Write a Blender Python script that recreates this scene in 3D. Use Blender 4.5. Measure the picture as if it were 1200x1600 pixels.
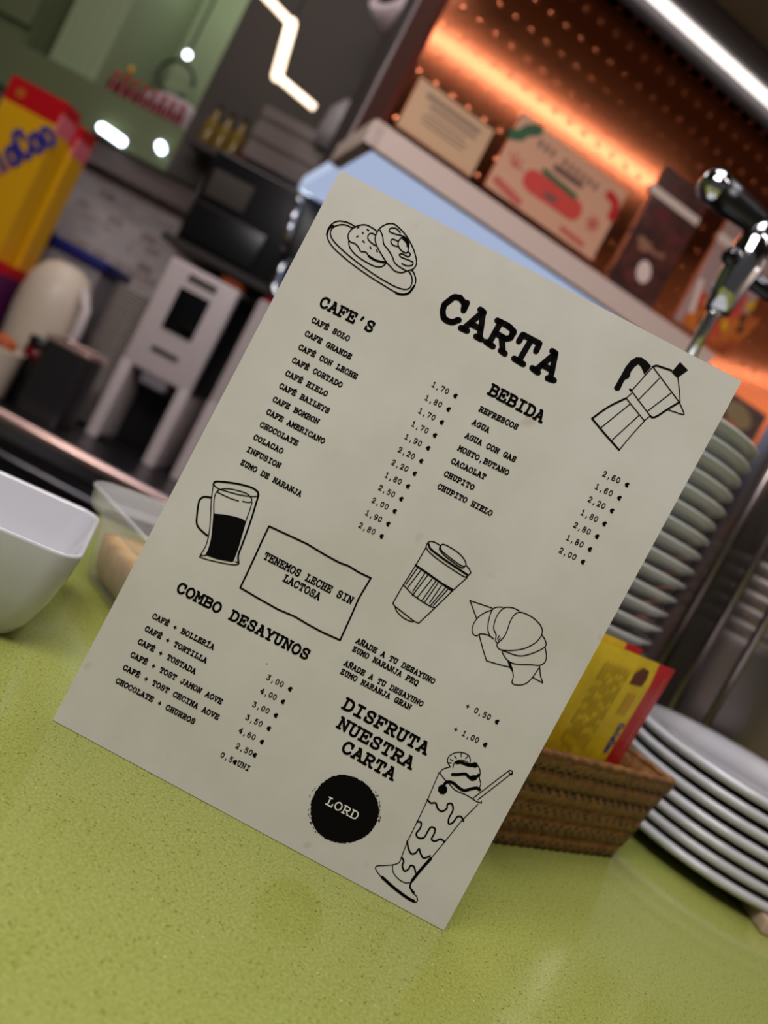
import bpy, math, random
import numpy as np
from mathutils import Matrix, Vector, Euler

for o in list(bpy.data.objects):
    bpy.data.objects.remove(o)
S = bpy.context.scene
COL = S.collection
random.seed(7)
R = math.radians

# ------------------------------------------------------------------ camera
F_PX, PITCH, ROLL = 1300.0, R(4.5), R(27.93971)
ZT = 1.10                                   # counter top
CAM = np.array([0.0, 0.0, ZT + 0.191697])
_cp, _sp, _cr, _sr = math.cos(PITCH), math.sin(PITCH), math.cos(ROLL), math.sin(ROLL)
FW = np.array([0, _cp, -_sp])
_U0 = np.array([0, _sp, _cp])
_X0 = np.array([1.0, 0, 0])
CX = _cr * _X0 + _sr * _U0
CU = -_sr * _X0 + _cr * _U0
cam = bpy.data.objects.new('camera', bpy.data.cameras.new('camera'))
COL.objects.link(cam)
cam.matrix_world = Matrix(((CX[0], CU[0], -FW[0], CAM[0]), (CX[1], CU[1], -FW[1], CAM[1]),
                           (CX[2], CU[2], -FW[2], CAM[2]), (0, 0, 0, 1)))
cam.data.sensor_fit = 'VERTICAL'
cam.data.sensor_height = 24.0
cam.data.lens = 24.0 * F_PX / 1600.0
cam.data.clip_start = 0.01
cam.data.dof.use_dof = True
cam.data.dof.focus_distance = 0.382
cam.data.dof.aperture_fstop = 4.1
S.camera = cam

# ------------------------------------------------------------------ light, world, exposure
S.view_settings.view_transform = 'Standard'
S.view_settings.look = 'None'
S.view_settings.gamma = 1.0
S.view_settings.use_curve_mapping = False
S.view_settings.exposure = 0.0
W = bpy.data.worlds.new('cafe_ambient')
S.world = W
W.use_nodes = True
W.node_tree.nodes['Background'].inputs[0].default_value = (0.95, 0.93, 0.98, 1)
W.node_tree.nodes['Background'].inputs[1].default_value = 0.06


def area(name, loc, target, sx, sy, power, col, spread=180):
    l = bpy.data.lights.new(name, 'AREA')
    l.shape = 'RECTANGLE'
    l.size, l.size_y, l.energy, l.color = sx, sy, power, col
    l.spread = R(spread)
    o = bpy.data.objects.new(name, l)
    COL.objects.link(o)
    d = Vector(target) - Vector(loc)
    o.location = loc
    o.rotation_euler = d.to_track_quat('-Z', 'Y').to_euler()
    return o


area('ceiling_light_over_bar', (0.05, 0.75, 2.62), (0.0, 0.75, 1.1), 0.7, 0.5, 9, (0.92, 0.92, 1.0))
area('ceiling_light_customers', (-0.35, -0.32, 2.6), (-0.1, 0.3, 1.1), 0.9, 0.7, 31, (1.0, 0.95, 0.93))
lamp = area('ceiling_line_lamp', (0.98, 0.38, 2.64), (0.98, 0.39, 1.0), 1.15, 0.06, 3.2, (1.0, 0.88, 0.82))
lamp.rotation_euler = Euler((0, 0, R(30)))
area('added_wall_light', (2.06, 0.95, 2.22), (2.2, 0.95, 1.4), 1.7, 0.08, 5, (1.0, 0.92, 0.86))  # unseen light added so the copper reflects a bright right wall
area('back_bar_light', (-0.9, 1.75, 2.66), (-0.9, 2.1, 1.2), 1.0, 0.3, 6, (1.0, 0.90, 0.88))


def point(name, loc, power, col, rad=0.03):
    l = bpy.data.lights.new(name, 'POINT')
    l.energy, l.color, l.shadow_soft_size = power, col, rad
    o = bpy.data.objects.new(name, l)
    o.location = loc
    COL.objects.link(o)
    return o


# ------------------------------------------------------------------ geometry of the view
def ray(px, py):
    return (px - 600) / F_PX * CX - (py - 800) / F_PX * CU + FW


def at(px, py, Y):
    d = ray(px, py)
    return CAM + d * (Y / d[1])


def on(px, py, z):
    d = ray(px, py)
    return CAM + d * ((z - CAM[2]) / d[2])


def pl(px, py, P0, n):
    d = ray(px, py)
    return CAM + d * (((P0 - CAM) @ n) / (d @ n))


# ------------------------------------------------------------------ materials
def lin(c):
    out = []
    for v in c[:3]:
        v = v / 255.0
        out.append(v / 12.92 if v <= 0.04045 else ((v + 0.055) / 1.055) ** 2.4)
    return (*out, 1.0)


def mat(name, rgb, rough=0.5, metal=0.0, spec=0.5, coat=0.0, trans=0.0, ior=1.45, emit=None, estr=1.0,
        noise=None, bump=0.0, nscale=40.0):
    m = bpy.data.materials.new(name)
    m.use_nodes = True
    nt = m.node_tree
    b = nt.nodes['Principled BSDF']
    b.inputs['Base Color'].default_value = lin(rgb)
    b.inputs['Roughness'].default_value = rough
    b.inputs['Metallic'].default_value = metal
    b.inputs['Specular IOR Level'].default_value = spec
    b.inputs['Coat Weight'].default_value = coat
    b.inputs['Transmission Weight'].default_value = trans
    b.inputs['IOR'].default_value = ior
    if emit:
        b.inputs['Emission Color'].default_value = lin(emit)
        b.inputs['Emission Strength'].default_value = estr
    if noise or bump:
        tc = nt.nodes.new('ShaderNodeTexCoord')
        n = nt.nodes.new('ShaderNodeTexNoise')
        n.inputs['Scale'].default_value = nscale
        n.inputs['Detail'].default_value = 4
        nt.links.new(tc.outputs['Object'], n.inputs['Vector'])
        if noise:
            r = nt.nodes.new('ShaderNodeValToRGB')
            r.color_ramp.elements[0].position, r.color_ramp.elements[1].position = 0.35, 0.65
            r.color_ramp.elements[0].color = lin(rgb)
            r.color_ramp.elements[1].color = lin(noise)
            nt.links.new(n.outputs['Fac'], r.inputs['Fac'])
            nt.links.new(r.outputs['Color'], b.inputs['Base Color'])
        if bump:
            bp = nt.nodes.new('ShaderNodeBump')
            bp.inputs['Strength'].default_value = bump
            bp.inputs['Distance'].default_value = 0.002
            nt.links.new(n.outputs['Fac'], bp.inputs['Height'])
            nt.links.new(bp.outputs['Normal'], b.inputs['Normal'])
    return m


def quartz():
    m = mat('green_quartz', (166, 178, 60), rough=0.13, spec=0.5)
    nt = m.node_tree
    b = nt.nodes['Principled BSDF']
    tc = nt.nodes.new('ShaderNodeTexCoord')

    def noise(scale, detail=2):
        n = nt.nodes.new('ShaderNodeTexNoise')
        n.inputs['Scale'].default_value = scale
        n.inputs['Detail'].default_value = detail
        nt.links.new(tc.outputs['Object'], n.inputs['Vector'])
        return n

    def ramp(src, p0, c0, p1, c1):
        r = nt.nodes.new('ShaderNodeValToRGB')
        r.color_ramp.elements[0].position, r.color_ramp.elements[1].position = p0, p1
        r.color_ramp.elements[0].color, r.color_ramp.elements[1].color = c0, c1
        nt.links.new(src, r.inputs['Fac'])
        return r

    def mix(fac, a, c):
        x = nt.nodes.new('ShaderNodeMix')
        x.data_type = 'RGBA'
        nt.links.new(fac, x.inputs[0])
        if isinstance(a, tuple):
            x.inputs[6].default_value = a
        else:
            nt.links.new(a, x.inputs[6])
        x.inputs[7].default_value = c
        return x.outputs[2]

    base = ramp(noise(700, 3).outputs['Fac'], 0.35, lin((128, 134, 60)), 0.65, lin((149, 155, 82)))
    bl = (0, 0, 0, 1)
    wh = (1, 1, 1, 1)
    v = nt.nodes.new('ShaderNodeTexVoronoi')
    v.inputs['Scale'].default_value = 520
    nt.links.new(tc.outputs['Object'], v.inputs['Vector'])
    sel = ramp(noise(260, 1).outputs['Fac'], 0.52, bl, 0.57, wh)
    dot = ramp(v.outputs['Distance'], 0.16, wh, 0.30, bl)
    mul = nt.nodes.new('ShaderNodeMath')
    mul.operation = 'MULTIPLY'
    nt.links.new(sel.outputs['Color'], mul.inputs[0])
    nt.links.new(dot.outputs['Color'], mul.inputs[1])
    c1 = mix(mul.outputs[0], base.outputs['Color'], lin((84, 92, 22)))
    v2 = nt.nodes.new('ShaderNodeTexVoronoi')
    v2.inputs['Scale'].default_value = 150
    nt.links.new(tc.outputs['Object'], v2.inputs['Vector'])
    dot2 = ramp(v2.outputs['Distance'], 0.028, wh, 0.045, bl)
    c2 = mix(dot2.outputs['Color'], c1, lin((222, 226, 190)))
    nt.links.new(c2, b.inputs['Base Color'])
    return m


def brick_mat():
    m = mat('whitewashed_brick', (170, 155, 150), rough=0.85)
    nt = m.node_tree
    b = nt.nodes['Principled BSDF']
    tc = nt.nodes.new('ShaderNodeTexCoord')
    mp = nt.nodes.new('ShaderNodeMapping')
    mp.inputs['Rotation'].default_value = (R(90), 0, 0)
    br = nt.nodes.new('ShaderNodeTexBrick')
    br.inputs['Scale'].default_value = 9.0
    br.inputs['Color1'].default_value = lin((186, 172, 170))
    br.inputs['Color2'].default_value = lin((104, 74, 66))
    br.inputs['Mortar'].default_value = lin((176, 166, 164))
    br.inputs['Mortar Size'].default_value = 0.03
    br.inputs['Bias'].default_value = -0.3
    n = nt.nodes.new('ShaderNodeTexNoise')
    n.inputs['Scale'].default_value = 22
    n.inputs['Detail'].default_value = 5
    r = nt.nodes.new('ShaderNodeValToRGB')
    r.color_ramp.elements[0].position, r.color_ramp.elements[1].position = 0.47, 0.62
    x = nt.nodes.new('ShaderNodeMix')
    x.data_type = 'RGBA'
    x.inputs[7].default_value = lin((176, 168, 168))
    nt.links.new(tc.outputs['Object'], mp.inputs['Vector'])
    nt.links.new(mp.outputs['Vector'], br.inputs['Vector'])
    nt.links.new(tc.outputs['Object'], n.inputs['Vector'])
    nt.links.new(n.outputs['Fac'], r.inputs['Fac'])
    nt.links.new(r.outputs['Color'], x.inputs[0])
    nt.links.new(br.outputs['Color'], x.inputs[6])
    nt.links.new(x.outputs[2], b.inputs['Base Color'])
    bp = nt.nodes.new('ShaderNodeBump')
    bp.inputs['Strength'].default_value = 0.5
    nt.links.new(br.outputs['Fac'], bp.inputs['Height'])
    bp.invert = True
    nt.links.new(bp.outputs['Normal'], b.inputs['Normal'])
    return m


def paper_mat():
    m = mat('menu_card', (206, 203, 190), rough=0.55, spec=0.3)
    nt = m.node_tree
    b = nt.nodes['Principled BSDF']
    tc = nt.nodes.new('ShaderNodeTexCoord')
    n = nt.nodes.new('ShaderNodeTexNoise')
    n.inputs['Scale'].default_value = 11
    n.inputs['Detail'].default_value = 7
    n.inputs['Roughness'].default_value = 0.62
    r = nt.nodes.new('ShaderNodeValToRGB')
    e = r.color_ramp.elements
    e[0].position, e[1].position = 0.30, 0.62
    e[0].color, e[1].color = lin((192, 187, 179)), lin((205, 202, 196))
    n2 = nt.nodes.new('ShaderNodeTexNoise')
    n2.inputs['Scale'].default_value = 55
    n2.inputs['Detail'].default_value = 2
    r2 = nt.nodes.new('ShaderNodeValToRGB')
    r2.color_ramp.elements[0].position, r2.color_ramp.elements[1].position = 0.72, 0.80
    x = nt.nodes.new('ShaderNodeMix')
    x.data_type = 'RGBA'
    x.inputs[7].default_value = lin((184, 174, 168))
    for q in (n, n2):
        nt.links.new(tc.outputs['Object'], q.inputs['Vector'])
    nt.links.new(n.outputs['Fac'], r.inputs['Fac'])
    nt.links.new(n2.outputs['Fac'], r2.inputs['Fac'])
    nt.links.new(r2.outputs['Color'], x.inputs[0])
    nt.links.new(r.outputs['Color'], x.inputs[6])
    nt.links.new(x.outputs[2], b.inputs['Base Color'])
    return m


def wicker_mat():
    m = mat('brown_wicker', (98, 60, 22), rough=0.45, noise=(130, 84, 34), bump=0.5, nscale=160)
    return m


M = dict(
    quartz=quartz(), brick=brick_mat(), card=paper_mat(), wicker=wicker_mat(),
    strand=mat('dark_strand', (34, 19, 9), 0.5),
    card_edge=mat('card_edge', (222, 220, 212), 0.6),
    ink=mat('black_ink', (9, 8, 8), 0.7, spec=0.08),
    ceramic=mat('white_ceramic', (190, 189, 193), 0.12, coat=0.3),
    stoneware=mat('grey_white_stoneware', (184, 186, 184), 0.15, coat=0.3),
    ceramic_back=mat('white_stoneware', (196, 186, 180), 0.35),
    steel=mat('brushed_steel', (188, 182, 184), 0.24, 1.0),
    tower_steel=mat('tower_steel', (150, 138, 136), 0.3, 1.0),
    chrome=mat('chrome', (212, 212, 216), 0.08, 1.0),
    dark_steel=mat('dark_steel', (104, 100, 104), 0.34, 1.0),
    copper_reflection_steel=mat('copper_reflection_steel', (236, 196, 184), 0.28, 0.75),  # steel with the copper's pink reflection painted into its colour
    copper=mat('copper_sheet', (222, 128, 88), 0.11, 1.0),
    copper_dark=mat('dark_reddish_brown', (84, 36, 26), 0.8, spec=0.15),  # matt dark reddish brown for the bulkhead's end face
    lip=mat('pale_pink_board', (216, 190, 180), 0.5),
    black=mat('black_plastic', (16, 14, 17), 0.3),
    black_gloss=mat('black_gloss', (12, 11, 14), 0.1),
    dark=mat('dark_brown_paint', (52, 42, 42), 0.6),
    dark_wall=mat('dark_wall_paint', (44, 33, 36), 0.7), light_wall=mat('light_wall_paint', (206, 190, 176), 0.8), ceil_main=mat('dark_ceiling_paint', (58, 50, 50), 0.8),
    olive=mat('olive_paint', (58, 51, 44), 0.7),
    ceil=mat('ceiling_paint', (122, 118, 110), 0.8),
    green=mat('green_paint', (98, 106, 74), 0.55),
    green_light=mat('light_green_paint', (138, 150, 116), 0.6),
    green_dark=mat('dark_green_paint', (70, 78, 48), 0.6),
    greybrown=mat('grey_brown_laminate', (104, 92, 88), 0.35),
    floor=mat('floor_tile', (70, 66, 62), 0.5),
    white=mat('white_plastic', (206, 190, 188), 0.4),
    cream=mat('cream_plastic', (214, 196, 176), 0.4),
    grey=mat('grey_plastic', (134, 126, 130), 0.5),
    blue=mat('navy_plastic', (24, 28, 104), 0.4),
    yellow=mat('yellow_card', (224, 164, 8), 0.4),
    yellow2=mat('yellow_foil', (226, 194, 40), 0.25, noise=(206, 172, 28), nscale=60),
    red=mat('red_print', (190, 14, 26), 0.3),
    red_dark=mat('dark_red_glass', (110, 14, 24), 0.15),
    pink=mat('pink_print', (226, 110, 120), 0.5),
    purple=mat('purple_card', (92, 24, 84), 0.4),
    navy_ink=mat('navy_ink', (44, 42, 132), 0.5),
    brown=mat('brown_print', (96, 44, 26), 0.5),
    orange=mat('orange_print', (212, 116, 34), 0.5, noise=(160, 60, 24), nscale=24),
    ochre_ink=mat('ochre_ink', (150, 122, 30), 0.5),
    cert=mat('cream_paper', (206, 164, 128), 0.6),
    kraft=mat('kraft_paper', (214, 158, 128), 0.45),
    grey_ink=mat('grey_ink', (146, 118, 100), 0.6),
    grey_ink2=mat('brown_grey_ink', (112, 82, 72), 0.6),
    leaf=mat('green_print', (52, 92, 58), 0.5),
    melon=mat('melon_print', (206, 66, 56), 0.5),
    faded_red=mat('faded_red_print', (196, 92, 82), 0.5),
    poster_dark=mat('dark_poster', (52, 30, 30), 0.25, noise=(96, 46, 40), nscale=22),
    poster_grey=mat('mauve_print', (172, 140, 136), 0.3),
    pale=mat('pale_pink_paper', (232, 206, 196), 0.5),
    amber=mat('amber_glass', (110, 88, 30), 0.15),
    tan=mat('tan_snack', (204, 168, 116), 0.45, noise=(176, 132, 82), nscale=60, bump=0.3),
    beige=mat('beige_wood', (176, 152, 128), 0.6),
    mauve=mat('mauve_enamel', (176, 160, 164), 0.3),
    led_warm=mat('warm_led', (255, 240, 220), 0.5, emit=(255, 226, 196), estr=2.2),
    led_white=mat('white_led', (255, 250, 245), 0.5, emit=(255, 246, 238), estr=1.6),
    led_cool=mat('cool_led', (240, 246, 255), 0.5, emit=(226, 240, 255), estr=7.0),
    soffit=mat('soffit_glow', (190, 200, 220), 0.5, emit=(186, 202, 236), estr=0.72),  # cool light falling on the white soffit, put in as emission
)


def clear_plastic(name, fac):
    m = bpy.data.materials.new(name)
    m.use_nodes = True
    nt = m.node_tree
    b = nt.nodes['Principled BSDF']
    b.inputs['Base Color'].default_value = (0.9, 0.9, 0.9, 1)
    b.inputs['Roughness'].default_value = 0.22
    tr = nt.nodes.new('ShaderNodeBsdfTransparent')
    tr.inputs[0].default_value = (0.96, 0.95, 0.94, 1)
    mx = nt.nodes.new('ShaderNodeMixShader')
    mx.inputs[0].default_value = fac
    nt.links.new(tr.outputs[0], mx.inputs[1])
    nt.links.new(b.outputs[0], mx.inputs[2])
    nt.links.new(mx.outputs[0], nt.nodes['Material Output'].inputs['Surface'])
    return m


M['clear'] = clear_plastic('clear_plastic', 0.14)
M['frost'] = clear_plastic('frosted_plastic', 0.24)


# ------------------------------------------------------------------ builders
def tag(o, label=None, cat=None, group=None, kind=None):
    if label:
        o['label'] = label
    if cat:
        o['category'] = cat
    if group:
        o['group'] = group
    if kind:
        o['kind'] = kind
    return o


def empty(name, loc=(0, 0, 0), rot=(0, 0, 0), label=None, cat=None, group=None):
    o = bpy.data.objects.new(name, None)
    o.empty_display_size = 0.02
    COL.objects.link(o)
    o.location = loc
    o.rotation_euler = rot
    return tag(o, label, cat, group)


class MB:
    def __init__(self):
        self.v, self.f, self.mi, self.sm = [], [], [], []

    def add(self, verts, faces, mi=0, smooth=False):
        k = len(self.v)
        self.v += [tuple(float(c) for c in p) for p in verts]
        for f in faces:
            self.f.append(tuple(i + k for i in f))
            self.mi.append(mi)
            self.sm.append(smooth)
        return self

    def box(self, a, b, mi=0, M4=None, bev=0.0):
        x0, y0, z0 = a
        x1, y1, z1 = b
        if bev > 0:
            return self.rbox(a, b, bev, mi, M4)
        p = [(x0, y0, z0), (x1, y0, z0), (x1, y1, z0), (x0, y1, z0), (x0, y0, z1), (x1, y0, z1), (x1, y1, z1), (x0, y1, z1)]
        if M4:
            p = [M4 @ Vector(q) for q in p]
        return self.add(p, [(0, 3, 2, 1), (4, 5, 6, 7), (0, 1, 5, 4), (1, 2, 6, 5), (2, 3, 7, 6), (3, 0, 4, 7)], mi)

    def rbox(self, a, b, r, mi=0, M4=None, seg=3):
        # rounded box: stacked rounded rectangles
        x0, y0, z0 = a
        x1, y1, z1 = b
        rings = []
        for k in range(seg + 1):
            t = k / seg * math.pi / 2
            rings.append((r * (1 - math.sin(t)), z0 + r * (1 - math.cos(t))))
        for k in range(seg + 1):
            t = k / seg * math.pi / 2
            rings.append((r * (1 - math.cos(t)), z1 - r * (1 - math.sin(t))))
        loops = []
        for ins, z in rings:
            loops.append(rrect((x0 + x1) / 2, (y0 + y1) / 2, (x1 - x0) / 2 - ins, (y1 - y0) / 2 - ins, max(r - ins, r * 0.15) + 1e-5, z, 3))
        return self.loft(loops, mi, True, True, True, M4)

    def loft(self, loops, mi=0, cap0=True, cap1=True, smooth=True, M4=None):
        n = len(loops[0])
        p = [q for L in loops for q in L]
        if M4:
            p = [M4 @ Vector(q) for q in p]
        f = []
        for k in range(len(loops) - 1):
            for i in range(n):
                j = (i + 1) % n
                f.append((k * n + i, k * n + j, (k + 1) * n + j, (k + 1) * n + i))
        self.add(p, f, mi, smooth)
        base = len(self.v) - len(p)
        if cap0:
            self.f.append(tuple(base + i for i in reversed(range(n))))
            self.mi.append(mi)
            self.sm.append(False)
        if cap1:
            o = base + (len(loops) - 1) * n
            self.f.append(tuple(o + i for i in range(n)))
            self.mi.append(mi)
            self.sm.append(False)
        return self

    def lathe(self, prof, c=(0, 0, 0), seg=48, mi=0, closed=False, M4=None):
        loops = []
        for r, z in prof:
            r = max(r, 1e-5)
            loops.append([(c[0] + r * math.cos(2 * math.pi * i / seg), c[1] + r * math.sin(2 * math.pi * i / seg), c[2] + z) for i in range(seg)])
        return self.loft(loops, mi, not closed, not closed, True, M4)

    def tube(self, pts, r, mi=0, seg=10, cap=True):
        pts = [Vector(p) for p in pts]
        rr = r if isinstance(r, (list, tuple)) else [r] * len(pts)
        loops = []
        ref = None
        for i, p in enumerate(pts):
            d = (pts[min(i + 1, len(pts) - 1)] - pts[max(i - 1, 0)]).normalized()
            if ref is None:
                ref = Vector((0, 0, 1)) if abs(d.z) < 0.9 else Vector((1, 0, 0))
            u = d.cross(ref).normalized()
            w = u.cross(d).normalized()
            ref = w
            loops.append([tuple(p + rr[i] * (math.cos(2 * math.pi * k / seg) * u + math.sin(2 * math.pi * k / seg) * w)) for k in range(seg)])
        return self.loft(loops, mi, cap, cap, True)

    def sphere(self, c, r, mi=0, seg=20, sc=(1, 1, 1)):
        loops = []
        n = seg // 2
        for k in range(n + 1):
            t = -math.pi / 2 + math.pi * k / n
            rr = max(math.cos(t), 1e-4) * r
            loops.append([(c[0] + sc[0] * rr * math.cos(2 * math.pi * i / seg), c[1] + sc[1] * rr * math.sin(2 * math.pi * i / seg), c[2] + sc[2] * r * math.sin(t)) for i in range(seg)])
        return self.loft(loops, mi, True, True, True)

    def poly(self, pts, axis, d0, d1, mi=0, M4=None):
        # extrude a 2d outline: axis 'y' -> pts are (x,z), extruded y d0..d1 ; 'z' -> pts are (x,y)
        if axis == 'y':
            A = [(p[0], d0, p[1]) for p in pts]
            B = [(p[0], d1, p[1]) for p in pts]
        else:
            A = [(p[0], p[1], d0) for p in pts]
            B = [(p[0], p[1], d1) for p in pts]
        if M4:
            A = [M4 @ Vector(q) for q in A]
            B = [M4 @ Vector(q) for q in B]
        n = len(A)
        f = [tuple(range(n)), tuple(reversed(range(n, 2 * n)))]
        for i in range(n):
            j = (i + 1) % n
            f.append((j, i, n + i, n + j))
        return self.add(A + B, f, mi)

    def build(self, name, mats, parent=None, loc=None, fix=True):
        me = bpy.data.meshes.new(name)
        me.from_pydata(self.v, [], self.f)
        if not isinstance(mats, (list, tuple)):
            mats = [mats]
        for m in mats:
            me.materials.append(m)
        me.polygons.foreach_set('material_index', self.mi)
        me.polygons.foreach_set('use_smooth', self.sm)
        me.update()
        if fix:
            import bmesh
            bm = bmesh.new()
            bm.from_mesh(me)
            bmesh.ops.recalc_face_normals(bm, faces=bm.faces)
            bm.to_mesh(me)
            bm.free()
        o = bpy.data.objects.new(name, me)
        COL.objects.link(o)
        if parent:
            o.parent = parent
        if loc is not None:
            o.location = loc
        return o


def rrect(cx, cy, hx, hy, r, z, n=5, rot=0.0):
    pts = []
    for (sx, sy, a0) in ((1, 1, 0), (-1, 1, 90), (-1, -1, 180), (1, -1, 270)):
        for k in range(n + 1):
            a = R(a0 + 90 * k / n)
            pts.append((cx + sx * (hx - r) + r * math.cos(a), cy + sy * (hy - r) + r * math.sin(a), z))
    return pts


def copy_tree(o, parent=None):
    c = o.copy()
    COL.objects.link(c)
    if parent:
        c.parent = parent
    for ch in list(o.children):
        copy_tree(ch, c)
    return c


def struct(mb, name, mats):
    return tag(mb.build(name, mats), kind='structure')


def smooth_pts(pts, sub=4, closed=False):
    n = len(pts)
    if n < 3:
        return list(pts)
    out = []
    rng = n if closed else n - 1
    for i in range(rng):
        g = (lambda k: pts[k % n]) if closed else (lambda k: pts[min(max(k, 0), n - 1)])
        p0, p1, p2, p3 = g(i - 1), g(i), g(i + 1), g(i + 2)
        for s in range(sub):
            t = s / sub
            out.append(tuple(0.5 * (2 * p1[c] + (p2[c] - p0[c]) * t + (2 * p0[c] - 5 * p1[c] + 4 * p2[c] - p3[c]) * t * t + (3 * p1[c] - p0[c] - 3 * p2[c] + p3[c]) * t ** 3) for c in (0, 1)))
    out.append(pts[0] if closed else pts[-1])
    return out


class Ink:
    """flat printed strokes in a (u, v) plane; put(u, v) gives the 3d point"""

    def __init__(self, put, step=0.0):
        self.mb, self._put, self.step, self.n = MB(), put, step, 0

    def put(self, u, v):                      # each inked piece lies a hair above the one before
        p = self._put(u, v)
        return (p[0], p[1] - self.step * self.n, p[2])

    def stroke(self, pts, w, mi=0, cap=True):
        hw = w / 2
        for i in range(len(pts) - 1):
            (x0, y0), (x1, y1) = pts[i], pts[i + 1]
            L = math.hypot(x1 - x0, y1 - y0)
            if L < 1e-9:
                continue
            nx, ny = -(y1 - y0) / L * hw, (x1 - x0) / L * hw
            q = [(x0 + nx, y0 + ny), (x0 - nx, y0 - ny), (x1 - nx, y1 - ny), (x1 + nx, y1 + ny)]
            self.mb.add([self.put(*p) for p in q], [(0, 1, 2, 3)], mi)
            self.n += 1
        if cap:
            for (x, y) in pts:
                self.mb.add([self.put(x + hw * math.cos(k * math.pi / 4), y + hw * math.sin(k * math.pi / 4)) for k in range(8)], [tuple(range(8))], mi)
                self.n += 1

    def fill(self, pts, mi=0):
        self.mb.add([self.put(*p) for p in pts], [tuple(range(len(pts)))], mi)
        self.n += 1

    def build(self, name, m, parent):
        return self.mb.build(name, m, parent, fix=False)


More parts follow.
